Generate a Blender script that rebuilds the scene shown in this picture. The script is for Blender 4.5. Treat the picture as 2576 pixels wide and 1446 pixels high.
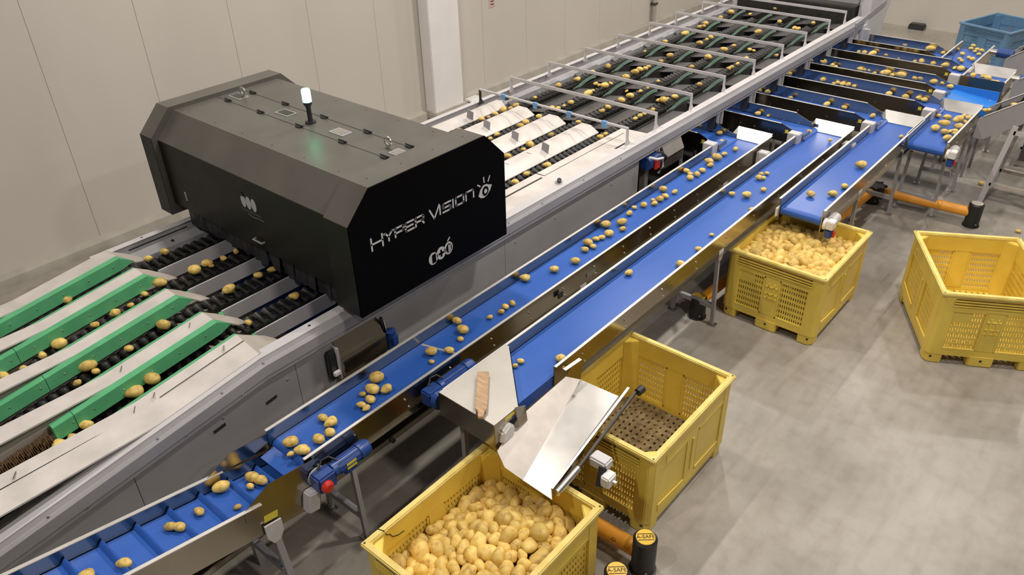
import bpy, bmesh, math, random
import numpy as np
from mathutils import Vector, Matrix

for o in list(bpy.data.objects):
    bpy.data.objects.remove(o)
scene = bpy.context.scene
COL = scene.collection
random.seed(11)
rng = np.random.default_rng(7)

# ------------------------------------------------------------------ camera
YAW, PITCH, ROLL = -0.72189628, 0.57120719, -0.0293253
CAM_H = 4.7
fw = Vector((math.sin(YAW) * math.cos(PITCH), math.cos(YAW) * math.cos(PITCH), -math.sin(PITCH)))
rt0 = Vector((math.cos(YAW), -math.sin(YAW), 0))
up0 = rt0.cross(fw)
rt = rt0 * math.cos(ROLL) + up0 * math.sin(ROLL)
up = -rt0 * math.sin(ROLL) + up0 * math.cos(ROLL)
cam_data = bpy.data.cameras.new('camera')
cam_data.sensor_width = 36.0
cam_data.sensor_fit = 'HORIZONTAL'
cam_data.lens = 1968.77 / 2576 * 36.0
cam_data.clip_start = 0.05
cam_data.clip_end = 100
cam = bpy.data.objects.new('camera', cam_data)
COL.objects.link(cam)
M = Matrix((rt, up, -fw)).transposed().to_4x4()
M.translation = Vector((0, 0, CAM_H))
cam.matrix_world = M
scene.camera = cam

# ------------------------------------------------------------------ world, lamps, exposure
world = bpy.data.worlds.new('hall_air')
scene.world = world
world.use_nodes = True
world.node_tree.nodes['Background'].inputs[0].default_value = (0.9, 0.92, 1.0, 1)
world.node_tree.nodes['Background'].inputs[1].default_value = 0.02
scene.view_settings.view_transform = 'Standard'
scene.view_settings.look = 'None'
scene.view_settings.exposure = 0.0
scene.view_settings.gamma = 1.0
scene.view_settings.use_curve_mapping = False
LAMPS = [(-5.7, 4.6, 215), (-5.7, 10.2, 215), (-5.7, 15.8, 215), (-0.9, 6.2, 235), (-0.9, 11.8, 200), (-0.9, 17.2, 180), (2.4, 3.0, 200), (-3.2, -1.2, 190), (4.6, 5.5, 60), (4.6, 12.0, 60)]  # high bays, plus one unseen lamp added to brighten the infeed
for lx, ly, le in LAMPS:
    ld = bpy.data.lights.new('bay_or_fill_lamp', 'AREA')
    ld.shape = 'RECTANGLE'
    ld.size, ld.size_y = 0.22, 0.6
    ld.energy = le
    ld.color = (1.0, 0.935, 0.85)
    lo = bpy.data.objects.new('bay_or_fill_lamp', ld)
    lo.location = (lx, ly, 7.6)
    COL.objects.link(lo)

# ------------------------------------------------------------------ materials
MATS = {}
def nodes_of(name):
    m = bpy.data.materials.new(name)
    m.use_nodes = True
    nt = m.node_tree
    b = nt.nodes['Principled BSDF']
    MATS[name] = m
    return m, nt, b
def N(nt, t, **kw):
    n = nt.nodes.new(t)
    for k, v in kw.items():
        setattr(n, k, v)
    return n
def mat(name, col, rough=0.5, metal=0.0, var=0.12, scale=6.0, spec=0.5, bump=0.0, bscale=80.0, stretch=None, rvar=0.1, col2=None, coat=0.0):
    """plain procedural surface: colour and roughness broken up by noise"""
    m, nt, b = nodes_of(name)
    tc = N(nt, 'ShaderNodeTexCoord')
    mp = N(nt, 'ShaderNodeMapping')
    if stretch: mp.inputs['Scale'].default_value = stretch
    nt.links.new(tc.outputs['Object'], mp.inputs[0])
    nz = N(nt, 'ShaderNodeTexNoise')
    nz.inputs['Scale'].default_value = scale
    nz.inputs['Detail'].default_value = 5
    nt.links.new(mp.outputs[0], nz.inputs['Vector'])
    rp = N(nt, 'ShaderNodeValToRGB')
    c = np.array(col[:3])
    a = c * (1 - var) if col2 is None else np.array(col2)
    rp.color_ramp.elements[0].position = 0.3
    rp.color_ramp.elements[1].position = 0.65
    rp.color_ramp.elements[0].color = (*a, 1)
    rp.color_ramp.elements[1].color = (*np.minimum(c * (1 + var * 0.5), 1), 1)
    nt.links.new(nz.outputs['Fac'], rp.inputs[0])
    nt.links.new(rp.outputs[0], b.inputs['Base Color'])
    mr = N(nt, 'ShaderNodeMapRange')
    mr.inputs['To Min'].default_value = max(rough - rvar, 0.02)
    mr.inputs['To Max'].default_value = min(rough + rvar, 1)
    nt.links.new(nz.outputs['Fac'], mr.inputs['Value'])
    nt.links.new(mr.outputs[0], b.inputs['Roughness'])
    b.inputs['Metallic'].default_value = metal
    b.inputs['Specular IOR Level'].default_value = spec
    b.inputs['Coat Weight'].default_value = coat
    if bump:
        n2 = N(nt, 'ShaderNodeTexNoise')
        n2.inputs['Scale'].default_value = bscale
        nt.links.new(mp.outputs[0], n2.inputs['Vector'])
        bp = N(nt, 'ShaderNodeBump')
        bp.inputs['Strength'].default_value = bump
        bp.inputs['Distance'].default_value = 0.01
        nt.links.new(n2.outputs['Fac'], bp.inputs['Height'])
        nt.links.new(bp.outputs[0], b.inputs['Normal'])
    return m

mat('wall_paint', (0.60, 0.56, 0.51), 0.55, var=0.05, scale=0.8, stretch=(1, 1, 0.35))
mat('column_paint', (0.83, 0.80, 0.80), 0.6, var=0.04, scale=3)
mat('dark_wall', (0.16, 0.15, 0.14), 0.8, var=0.1)
mat('skirting_paint', (0.42, 0.39, 0.34), 0.6, var=0.15, scale=4)
mat('ceiling_white', (0.22, 0.21, 0.20), 0.8, var=0.03)
mat('grey_paint', (0.36, 0.35, 0.37), 0.38, var=0.07, scale=3, spec=0.4)
mat('light_grey_paint', (0.60, 0.58, 0.60), 0.4, var=0.06, scale=3)
mat('white_cover', (0.67, 0.625, 0.60), 0.38, var=0.13, scale=5)
mat('tan_cover', (0.50, 0.45, 0.40), 0.45, var=0.10, scale=5)
mat('green_plastic', (0.12, 0.46, 0.22), 0.42, var=0.10, scale=8)
mat('green_rubber', (0.28, 0.46, 0.36), 0.22, var=0.2, scale=10)
MATS['green_rubber'].node_tree.nodes['Principled BSDF'].inputs['Alpha'].default_value = 0.45
mat('blue_belt', (0.030, 0.115, 0.47), 0.36, var=0.12, scale=3, stretch=(1, 0.25, 1), rvar=0.06)
mat('blue_tray', (0.03, 0.22, 0.72), 0.25, var=0.05)
mat('steel', (0.43, 0.39, 0.32), 0.2, metal=1.0, var=0.03, scale=2, stretch=(1, 0.12, 1), rvar=0.02)
mat('steel_bright', (0.66, 0.64, 0.62), 0.3, metal=1.0, var=0.06, scale=4, rvar=0.05)
mat('steel_matte', (0.56, 0.53, 0.49), 0.5, metal=0.75, var=0.06, scale=5, rvar=0.06)
mat('steel_dusty', (0.55, 0.50, 0.46), 0.45, metal=0.35, var=0.12, scale=9, rvar=0.08)
mat('dark_sheet', (0.15, 0.145, 0.15), 0.35, metal=0.4, var=0.15, scale=4)
mat('steel_lip', (0.78, 0.76, 0.74), 0.45, metal=0.6, var=0.05, scale=6)
mat('dark_steel', (0.07, 0.065, 0.06), 0.5, metal=0.3, var=0.3, scale=6)
mat('black_rubber', (0.018, 0.017, 0.016), 0.45, var=0.4, scale=30, bump=0.2)
mat('dirt_shade_black', (0.030, 0.026, 0.022), 0.6, var=0.4, scale=14)  # for dark parts, and for sheets standing in for shade
mat('cabinet_grey', (0.135, 0.127, 0.113), 0.38, metal=0.3, var=0.14, scale=3, spec=0.5, rvar=0.06)
mat('front_black', (0.012, 0.011, 0.009), 0.4, var=0.15, spec=0.25)
mat('cabinet_black', (0.0015, 0.0015, 0.0016), 0.5, var=0.1, spec=0.05)
mat('print_white', (0.55, 0.54, 0.57), 0.5, var=0.04)
mat('print_grey', (0.22, 0.21, 0.20), 0.5, var=0.1)
mat('motor_blue', (0.018, 0.065, 0.27), 0.35, var=0.2, scale=10, spec=0.6)
mat('red_plastic', (0.62, 0.035, 0.02), 0.4, var=0.1)
mat('white_plastic', (0.78, 0.77, 0.75), 0.4, var=0.05)
mat('yellow_label', (0.80, 0.68, 0.06), 0.5, var=0.08)
mat('orange_tube', (0.80, 0.34, 0.035), 0.42, var=0.12, scale=4)
mat('orange_cap', (0.83, 0.52, 0.06), 0.45, var=0.1, scale=6)
mat('wood', (0.52, 0.34, 0.20), 0.65, var=0.3, scale=9, stretch=(1, 6, 6))
mat('brown_bristle', (0.40, 0.27, 0.15), 0.8, var=0.4, scale=60)
mat('clip_blue', (0.16, 0.36, 0.68), 0.5, var=0.1)
mat('blue_bin_plastic', (0.13, 0.26, 0.42), 0.45, var=0.15, scale=4)
mat('paper_sign', (0.62, 0.42, 0.38), 0.7, var=0.1)
mat('soil', (0.27, 0.20, 0.10), 0.9, var=0.4, scale=25, bump=0.5, bscale=40)
mat('groove_shade', (0.22, 0.12, 0.035), 0.8, var=0.3, scale=12)  # shade of the deep rim grooves put into colour
mat('groove_shade_blue', (0.04, 0.08, 0.13), 0.8, var=0.3, scale=12)
mat('cable', (0.03, 0.03, 0.035), 0.5)
mat('yellow_plastic', (0.85, 0.64, 0.11), 0.42, var=0.06, scale=3, col2=(0.72, 0.52, 0.08), rvar=0.12)

mat('yellow_rim', (0.80, 0.65, 0.22), 0.5, var=0.12, scale=8, col2=(0.70, 0.52, 0.12))
mat('blue_rim', (0.17, 0.31, 0.47), 0.5, var=0.1, scale=6)
# potato skin
m, nt, b = nodes_of('potato_skin')
tc = N(nt, 'ShaderNodeTexCoord'); oi = N(nt, 'ShaderNodeObjectInfo')
nz = N(nt, 'ShaderNodeTexNoise'); nz.inputs['Scale'].default_value = 3.2; nz.inputs['Detail'].default_value = 6
ad = N(nt, 'ShaderNodeVectorMath', operation='ADD')
nt.links.new(tc.outputs['Object'], ad.inputs[0]); nt.links.new(oi.outputs['Random'], ad.inputs[1])
nt.links.new(ad.outputs[0], nz.inputs['Vector'])
rp = N(nt, 'ShaderNodeValToRGB')
rp.color_ramp.elements[0].position = 0.28; rp.color_ramp.elements[0].color = (0.42, 0.26, 0.08, 1)
rp.color_ramp.elements[1].position = 0.62; rp.color_ramp.elements[1].color = (0.78, 0.57, 0.17, 1)
e = rp.color_ramp.elements.new(0.45); e.color = (0.70, 0.48, 0.13, 1)
nt.links.new(nz.outputs['Fac'], rp.inputs[0])
vo = N(nt, 'ShaderNodeTexVoronoi'); vo.inputs['Scale'].default_value = 4.0
nt.links.new(ad.outputs[0], vo.inputs['Vector'])
sp = N(nt, 'ShaderNodeMapRange'); sp.inputs['From Min'].default_value = 0.03; sp.inputs['From Max'].default_value = 0.11
nt.links.new(vo.outputs['Distance'], sp.inputs['Value'])
mx = N(nt, 'ShaderNodeMix', data_type='RGBA')
nt.links.new(sp.outputs[0], mx.inputs['Factor'])
mx.inputs['A'].default_value = (0.20, 0.11, 0.035, 1)
nt.links.new(rp.outputs[0], mx.inputs['B'])
hs = N(nt, 'ShaderNodeHueSaturation')
mr = N(nt, 'ShaderNodeMapRange'); mr.inputs['To Min'].default_value = 0.86; mr.inputs['To Max'].default_value = 1.2
nt.links.new(oi.outputs['Random'], mr.inputs['Value']); nt.links.new(mr.outputs[0], hs.inputs['Value'])
nt.links.new(mx.outputs['Result'], hs.inputs['Color']); nt.links.new(hs.outputs[0], b.inputs['Base Color'])
b.inputs['Roughness'].default_value = 0.5
bp = N(nt, 'ShaderNodeBump'); bp.inputs['Strength'].default_value = 0.25; bp.inputs['Distance'].default_value = 0.01
nt.links.new(nz.outputs['Fac'], bp.inputs['Height']); nt.links.new(bp.outputs[0], b.inputs['Normal'])

# concrete floor: cloudy, stained, scuffed, polished in places
m, nt, b = nodes_of('concrete')
tc = N(nt, 'ShaderNodeTexCoord')
def noise(scale, detail, stretch=None, rot=0.0):
    mp = N(nt, 'ShaderNodeMapping')
    if stretch: mp.inputs['Scale'].default_value = stretch
    mp.inputs['Rotation'].default_value = (0, 0, rot)
    nt.links.new(tc.outputs['Object'], mp.inputs[0])
    n = N(nt, 'ShaderNodeTexNoise'); n.inputs['Scale'].default_value = scale; n.inputs['Detail'].default_value = detail
    nt.links.new(mp.outputs[0], n.inputs['Vector'])
    return n
n1 = noise(0.9, 8); n2 = noise(3.0, 6, (3.5, 0.6, 1), 0.55); n3 = noise(7.0, 4)
r1 = N(nt, 'ShaderNodeValToRGB')
r1.color_ramp.elements[0].position = 0.32; r1.color_ramp.elements[0].color = (0.26, 0.235, 0.20, 1)
r1.color_ramp.elements[1].position = 0.66; r1.color_ramp.elements[1].color = (0.38, 0.35, 0.315, 1)
nt.links.new(n1.outputs['Fac'], r1.inputs[0])
r2 = N(nt, 'ShaderNodeValToRGB')
r2.color_ramp.elements[0].position = 0.30; r2.color_ramp.elements[0].color = (0.72, 0.69, 0.64, 1)
r2.color_ramp.elements[1].position = 0.52; r2.color_ramp.elements[1].color = (1, 1, 1, 1)
nt.links.new(n2.outputs['Fac'], r2.inputs[0])
r3 = N(nt, 'ShaderNodeValToRGB')
r3.color_ramp.elements[0].position = 0.25; r3.color_ramp.elements[0].color = (0.85, 0.83, 0.80, 1)
r3.color_ramp.elements[1].position = 0.55; r3.color_ramp.elements[1].color = (1.03, 1.03, 1.03, 1)
nt.links.new(n3.outputs['Fac'], r3.inputs[0])
ma = N(nt, 'ShaderNodeMix', data_type='RGBA', blend_type='MULTIPLY'); ma.inputs['Factor'].default_value = 0.45
nt.links.new(r1.outputs[0], ma.inputs['A']); nt.links.new(r2.outputs[0], ma.inputs['B'])
mb = N(nt, 'ShaderNodeMix', data_type='RGBA', blend_type='MULTIPLY'); mb.inputs['Factor'].default_value = 0.9
nt.links.new(ma.outputs['Result'], mb.inputs['A']); nt.links.new(r3.outputs[0], mb.inputs['B'])
n4 = noise(1.6, 3, (9.0, 0.35, 1), 0.85)
r4 = N(nt, 'ShaderNodeValToRGB')
r4.color_ramp.elements[0].position = 0.285; r4.color_ramp.elements[0].color = (0.55, 0.52, 0.48, 1)
r4.color_ramp.elements[1].position = 0.315; r4.color_ramp.elements[1].color = (1, 1, 1, 1)
nt.links.new(n4.outputs['Fac'], r4.inputs[0])
mc = N(nt, 'ShaderNodeMix', data_type='RGBA', blend_type='MULTIPLY'); mc.inputs['Factor'].default_value = 0.5
nt.links.new(mb.outputs['Result'], mc.inputs['A']); nt.links.new(r4.outputs[0], mc.inputs['B'])
nt.links.new(mc.outputs['Result'], b.inputs['Base Color'])
mr = N(nt, 'ShaderNodeMapRange'); mr.inputs['To Min'].default_value = 0.22; mr.inputs['To Max'].default_value = 0.5
nt.links.new(n1.outputs['Fac'], mr.inputs['Value']); nt.links.new(mr.outputs[0], b.inputs['Roughness'])

# clear guard sheet, green lamp glass
m, nt, b = nodes_of('lamp_green')
b.inputs['Base Color'].default_value = (0.3, 1, 0.7, 1)
b.inputs['Emission Color'].default_value = (0.16, 1.0, 0.52, 1)
b.inputs['Emission Strength'].default_value = 6.0
m, nt, b = nodes_of('screen_dark')
b.inputs['Base Color'].default_value = (0.01, 0.02, 0.015, 1); b.inputs['Roughness'].default_value = 0.12

# ------------------------------------------------------------------ mesh helpers
class MB:
    """collects shapes into one mesh"""
    def __init__(self): self.v = []; self.f = []
    def add(self, vs, fs):
        n = len(self.v); self.v += [tuple(p) for p in vs]; self.f += [tuple(i + n for i in f) for f in fs]; return self
    def box(self, x0, x1, y0, y1, z0, z1):
        return self.add([(x0,y0,z0),(x1,y0,z0),(x1,y1,z0),(x0,y1,z0),(x0,y0,z1),(x1,y0,z1),(x1,y1,z1),(x0,y1,z1)],
                        [(3,2,1,0),(4,5,6,7),(0,1,5,4),(1,2,6,5),(2,3,7,6),(3,0,4,7)])
    def bar(self, a, b_, w, h=None, upv=(0, 0, 1)):
        a = Vector(a); b_ = Vector(b_); d = (b_ - a).normalized(); u = Vector(upv)
        if abs(d.dot(u)) > 0.98: u = Vector((1, 0, 0))
        s = d.cross(u).normalized(); u = s.cross(d); h = w if h is None else h
        vs = []
        for p in (a, b_):
            for i, j in ((-1,-1),(1,-1),(1,1),(-1,1)): vs.append(p + s * (i * w / 2) + u * (j * h / 2))
        return self.add(vs, [(3,2,1,0),(4,5,6,7),(0,1,5,4),(1,2,6,5),(2,3,7,6),(3,0,4,7)])
    def cyl(self, a, b_, r, n=14, r2=None):
        a = Vector(a); b_ = Vector(b_); d = (b_ - a).normalized()
        u = Vector((0,0,1)) if abs(d.z) < 0.9 else Vector((1,0,0)); s = d.cross(u).normalized(); u = s.cross(d)
        r2 = r if r2 is None else r2; vs = []
        for p, q in ((a, r), (b_, r2)):
            for i in range(n):
                t = 2 * math.pi * i / n; vs.append(p + (s * math.cos(t) + u * math.sin(t)) * q)
        fs = [(i, (i+1) % n, n + (i+1) % n, n + i) for i in range(n)] + [tuple(range(n-1, -1, -1)), tuple(range(n, 2*n))]
        return self.add(vs, fs)
    def tube(self, pts, r, n=8):
        pts = [Vector(p) for p in pts]; vs = []; fs = []
        for k, p in enumerate(pts):
            d = (pts[min(k+1, len(pts)-1)] - pts[max(k-1, 0)]).normalized()
            u = Vector((0,0,1)) if abs(d.z) < 0.9 else Vector((1,0,0)); s = d.cross(u).normalized(); u = s.cross(d)
            for i in range(n):
                t = 2 * math.pi * i / n; vs.append(p + (s * math.cos(t) + u * math.sin(t)) * r)
        for k in range(len(pts)-1):
            for i in range(n): fs.append((k*n+i, k*n+(i+1) % n, (k+1)*n+(i+1) % n, (k+1)*n+i))
        fs += [tuple(range(n-1, -1, -1)), tuple(range((len(pts)-1)*n, len(pts)*n))]
        return self.add(vs, fs)
    def plate(self, pts, t):
        """polygon thickened by t along its normal"""
        P = [Vector(p) for p in pts]; nrm = Vector((0,0,0))
        for i in range(len(P)): nrm += (P[i]).cross(P[(i+1) % len(P)])
        nrm.normalize(); n = len(P)
        vs = [p for p in P] + [p - nrm * t for p in P]
        fs = [tuple(range(n)), tuple(range(2*n-1, n-1, -1))] + [((i+1) % n, i, n+i, n+(i+1) % n) for i in range(n)]
        return self.add(vs, fs)
    def prism(self, prof, axis, a0, a1):
        """2-D profile extruded along an axis"""
        def mk(p, a):
            return {'x': (a, p[0], p[1]), 'y': (p[0], a, p[1]), 'z': (p[0], p[1], a)}[axis]
        n = len(prof)
        vs = [mk(p, a0) for p in prof] + [mk(p, a1) for p in prof]
        fs = [tuple(range(n-1, -1, -1)), tuple(range(n, 2*n))] + [(i, (i+1) % n, n+(i+1) % n, n+i) for i in range(n)]
        return self.add(vs, fs)
    def sweep(self, prof, path, closed=True):
        """(x,z) profile carried along a (y, dz) path"""
        n = len(prof); vs = []; fs = []
        for y, dz in path: vs += [(p[0], y, p[1] + dz) for p in prof]
        for k in range(len(path)-1):
            for i in range(n if closed else n-1): fs.append((k*n+i, k*n+(i+1) % n, (k+1)*n+(i+1) % n, (k+1)*n+i))
        if closed: fs += [tuple(range(n-1, -1, -1)), tuple(range((len(path)-1)*n, len(path)*n))]
        return self.add(vs, fs)
    def lathe(self, prof, a, d, n=14):
        """(t, r) profile turned about axis d from a"""
        a = Vector(a); d = Vector(d).normalized()
        u = Vector((0,0,1)) if abs(d.z) < 0.9 else Vector((1,0,0)); s = d.cross(u).normalized(); u = s.cross(d)
        vs = []; fs = []
        for t, r in prof:
            for i in range(n):
                q = 2 * math.pi * i / n; vs.append(a + d * t + (s * math.cos(q) + u * math.sin(q)) * r)
        for k in range(len(prof)-1):
            for i in range(n): fs.append((k*n+i, k*n+(i+1) % n, (k+1)*n+(i+1) % n, (k+1)*n+i))
        fs += [tuple(range(n-1, -1, -1)), tuple(range((len(prof)-1)*n, len(prof)*n))]
        return self.add(vs, fs)
    def mesh(self, name, origin=(0, 0, 0), bevel=0.0):
        ox, oy, oz = origin
        me = bpy.data.meshes.new(name)
        me.from_pydata([(p[0]-ox, p[1]-oy, p[2]-oz) for p in self.v], [], self.f)
        bm = bmesh.new(); bm.from_mesh(me)
        bmesh.ops.recalc_face_normals(bm, faces=bm.faces)
        if bevel:
            ed = [e for e in bm.edges if len(e.link_faces) == 2 and e.calc_face_angle(0) > 0.6]
            bmesh.ops.bevel(bm, geom=ed, offset=bevel, segments=2, affect='EDGES', clamp_overlap=True)
        bm.to_mesh(me); bm.free()
        me.polygons.foreach_set('use_smooth', [True] * len(me.polygons))
        me.set_sharp_from_angle(angle=0.6)
        return me
    def build(self, name, mt, parent=None, bevel=0.0, local=False, label=None, flat=False):
        org = (0, 0, 0)
        if parent is not None and not local:
            p = parent; org = Vector((0, 0, 0))
            while p is not None: org = org + p.location; p = p.parent
        me = self.mesh(name, org, bevel)
        if flat: me.polygons.foreach_set('use_smooth', [False] * len(me.polygons))
        me.materials.append(MATS[mt])
        o = bpy.data.objects.new(name, me); COL.objects.link(o)
        if parent is not None: o.parent = parent
        if label: o['label'] = label
        return o
def copy_part(src, parent, loc=(0, 0, 0), rot=None):
    o = src.copy(); COL.objects.link(o); o.parent = parent; o.location = loc
    if rot: o.rotation_euler = rot
    return o
def mesh_obj(name, me, parent, loc=(0, 0, 0), rot=None, scale=None):
    o = bpy.data.objects.new(name, me); COL.objects.link(o); o.parent = parent; o.location = loc
    if rot: o.rotation_euler = rot
    if scale: o.scale = scale
    return o
def tag(o, label=None, cat=None, group=None, kind=None):
    if label: o['label'] = label
    if cat: o['category'] = cat
    if group: o['group'] = group
    if kind: o['kind'] = kind
    return o
def empty(name, loc, label, cat, group=None, rz=0.0, rx=0.0):
    o = bpy.data.objects.new(name, None); COL.objects.link(o); o.empty_display_size = 0.1
    o.location = loc; o.rotation_euler = (rx, 0, rz)
    return tag(o, label, cat, group)
def B(x0, x1, y0, y1, z0, z1): return MB().box(x0, x1, y0, y1, z0, z1)

# ------------------------------------------------------------------ the room
WX, WY = -9.5, 19.0
tag(B(-10.0, 8.0, -6.0, WY + 0.3, -0.2, 0.0).build('floor', 'concrete'), 'worn light concrete floor with scuffs and stains', kind='structure')
tag(B(-10.0, 8.0, -6.0, WY + 0.3, 8.0, 8.2).build('ceiling', 'ceiling_white'), 'dark hall ceiling', kind='structure')
wl = B(WX - 0.02, WX, -6.0, WY, 0.0, 8.0).build('wall_left', 'wall_paint')
tag(wl, 'off-white panelled long wall behind the sorting line', kind='structure')
ys = [-6.0] + [3.07 + 1.18 * k for k in range(-7, 14) if -6.0 < 3.07 + 1.18 * k < WY] + [WY]
for y0, y1 in zip(ys[:-1], ys[1:]):
    B(WX, WX + 0.06, y0 + 0.0015, y1 - 0.0015, 0.0, 8.0).build('wall_panel', 'wall_paint', wl, bevel=0.002)
tag(MB().prism([(WX + 0.06, 0.0), (WX + 0.16, 0.0), (WX + 0.14, 0.10), (WX + 0.07, 0.14), (WX + 0.06, 0.14)], 'y', -6.0, WY).build('baseboard_left', 'skirting_paint'),
    'grey kerb skirting along the foot of the long wall', kind='structure')
tag(B(-10.0, 8.0, WY, WY + 0.3, 0.0, 8.0).build('wall_back', 'wall_paint'), 'pale end wall behind the blue bin', kind='structure')
tag(B(8.0, 8.2, -6.0, WY, 0.0, 8.0).build('wall_right', 'dark_wall'), 'dark right-hand hall wall', kind='structure')
tag(B(-10.0, 8.0, -6.2, -6.0, 0.0, 8.0).build('wall_front', 'dark_wall'), 'dark hall wall behind the viewer', kind='structure')
col = empty('wall_column', (-9.3, 9.0, 0), 'white boxed column standing against the long wall', 'column'); col['kind'] = 'structure'
B(-9.43, -9.20, 8.66, 9.34, 0.0, 8.0).build('shaft', 'column_paint', col, bevel=0.012)
MB().box(-9.43, -9.13, 8.60, 9.40, 0.0, 0.12).build('plinth', 'skirting_paint', col, bevel=0.02)
pipe = empty('drain_pipe', (-9.38, 15.7, 0), 'thin grey pipe running up the long wall beyond the sorter', 'pipe')
MB().cyl((-9.36, 15.7, 0), (-9.36, 15.7, 7.9), 0.05, 12).build('tube', 'skirting_paint', pipe)
for z in (0.5, 3.0, 5.5): B(-9.43, -9.31, 15.64, 15.76, z, z + 0.05).build('bracket', 'dark_steel', pipe)
sign = empty('wall_notice', (-9.435, 10.43, 1.48), 'small pinkish paper notice fixed high on the long wall', 'sign')
B(-9.44, -9.432, 10.34, 10.48, 1.46, 1.66).build('paper', 'paper_sign', sign)
for k in range(3): B(-9.432, -9.43, 10.37, 10.45, 1.50 + k * 0.05, 1.515 + k * 0.05).build('print_line', 'cable', sign)
bait = empty('bait_box', (-9.2, 9.55, 0), 'small black box with a pale lid at the foot of the white column', 'box')
B(-9.30, -9.10, 9.43, 9.70, 0.0, 0.09).build('base', 'cable', bait, bevel=0.015)
MB().prism([(-9.31, 0.09), (-9.09, 0.09), (-9.12, 0.13), (-9.28, 0.13)], 'y', 9.42, 9.71).build('lid', 'white_plastic', bait, bevel=0.012)
bait2 = empty('floor_trap', (-4.66, 18.88, 0), 'long black low box on the floor against the end wall', 'box')
B(-4.82, -4.50, 18.78, 18.97, 0.0, 0.10).build('base', 'cable', bait2, bevel=0.015)
B(-4.80, -4.52, 18.80, 18.96, 0.10, 0.115).build('lid', 'dark_steel', bait2, bevel=0.004)

# ------------------------------------------------------------------ sorting machine
LANES = [-6.04, -5.57, -5.10, -4.64]
Y_END = 13.3
SL = 0.13                      # slope of the infeed
def dz(y): return -SL * max(0.0, 2.05 - y)
sorter = empty('sorting_machine', (-5.25, 7.0, 0), 'long grey potato sorting machine with four black roller lanes and white cross bars', 'machine')
path_all = [(-0.6, dz(-0.6)), (2.05, 0.0), (Y_END, 0.0)]
path_main = [(2.05, 0.0), (Y_END, 0.0)]
# near side rail: white flange, bevelled strip, face, lower lip
MB().sweep([(-4.20, 1.452), (-4.11, 1.452), (-4.11, 1.446), (-4.20, 1.446)], path_all).build('rail_flange', 'light_grey_paint', sorter)
MB().sweep([(-4.115, 1.452), (-4.092, 1.418), (-4.086, 1.418), (-4.070, 1.400), (-4.070, 1.318), (-4.085, 1.31), (-4.115, 1.31)], path_all).build('side_rail', 'grey_paint', sorter, flat=True)
MB().sweep([(-4.14, 1.306), (-4.082, 1.306), (-4.082, 1.275), (-4.14, 1.25)], path_all).build('lower_lip', 'grey_paint', sorter, flat=True)
# far side rail
MB().sweep([(-6.43, 1.455), (-6.36, 1.455), (-6.36, 1.45), (-6.43, 1.45)], [(1.95, 0), (Y_END, 0)]).build('rail_flange', 'light_grey_paint', sorter)
MB().sweep([(-6.43, 1.45), (-6.37, 1.45), (-6.36, 1.37), (-6.27, 1.335), (-6.26, 1.22), (-6.29, 1.20), (-6.43, 1.20)], [(1.95, 0), (Y_END, 0)]).build('side_rail', 'grey_paint', sorter, flat=True)
B(-6.44, -6.41, -0.6, Y_END, 0.3, 1.3).build('far_side_panel', 'grey_paint', sorter)
# side panels below the near rail
def side_panel(y0, y1):
    MB().sweep([(-4.15, 1.262), (-4.125, 1.262), (-4.125, 0.42), (-4.15, 0.42)], [(y, dz(y)) for y in sorted({y0, y1} | ({2.05} if y0 < 2.05 < y1 else set()))]).build('side_panel', 'grey_paint', sorter)
for y0, y1 in ((-0.6, 1.05), (1.054, 2.30), (2.304, 4.6), (4.604, 6.83)): side_panel(y0, y1)
for (y, z) in ((1.61, 1.085), (2.02, 1.06)):
    MB().bar((-4.122, y, z), (-4.122, y + 0.09, z + 0.012), 0.006, 0.022).build('slot', 'cable', sorter)
bolt_me = MB().lathe([(0, 0.009), (0.004, 0.009), (0.007, 0.005)], (0, 0, 0), (1, 0, 0), 8).mesh('bolt'); bolt_me.materials.append(MATS['steel_bright'])
S0 = Vector((-5.25, 7.0, 0))
def bolt(x, y, z): mesh_obj('bolt', bolt_me, sorter, Vector((x, y, z)) - S0)
for y in (0.55, 1.25, 1.72, 2.05, 4.62, 5.1, 5.75, 6.4): bolt(-4.088, y, 1.42 + dz(y))
for y in (0.75, 1.42, 1.85, 4.64, 5.2, 5.9, 6.5): bolt(-4.082, y, 1.305 + dz(y))
for y in (1.70, 2.22, 4.75, 5.35, 6.3): bolt(-4.125, y, 1.15)
# added near-black sheets stand in for the shade below the frame
B(-6.40, -4.30, -0.6, Y_END, 0.35, 0.40).build('under_shade_sheet', 'dirt_shade_black', sorter)
for y in (0.2, 2.6, 5.0, 7.05, 9.62, 12.2, 13.1):
    for x in (-6.38, -4.24): B(x, x + 0.07, y, y + 0.07, 0.0, 1.22).build('leg', 'grey_paint', sorter)
for y in (0.2, 2.6, 5.0, 7.05, 9.62, 12.2): B(-6.38, -4.18, y, y + 0.06, 0.55, 0.63).build('cross_member', 'dark_steel', sorter)
B(-4.20, -4.19, -0.6, 6.83, 0.10, 0.42).build('shade_skirt', 'dirt_shade_black', sorter)  # dark sheet painting the shade under the side panels

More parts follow.
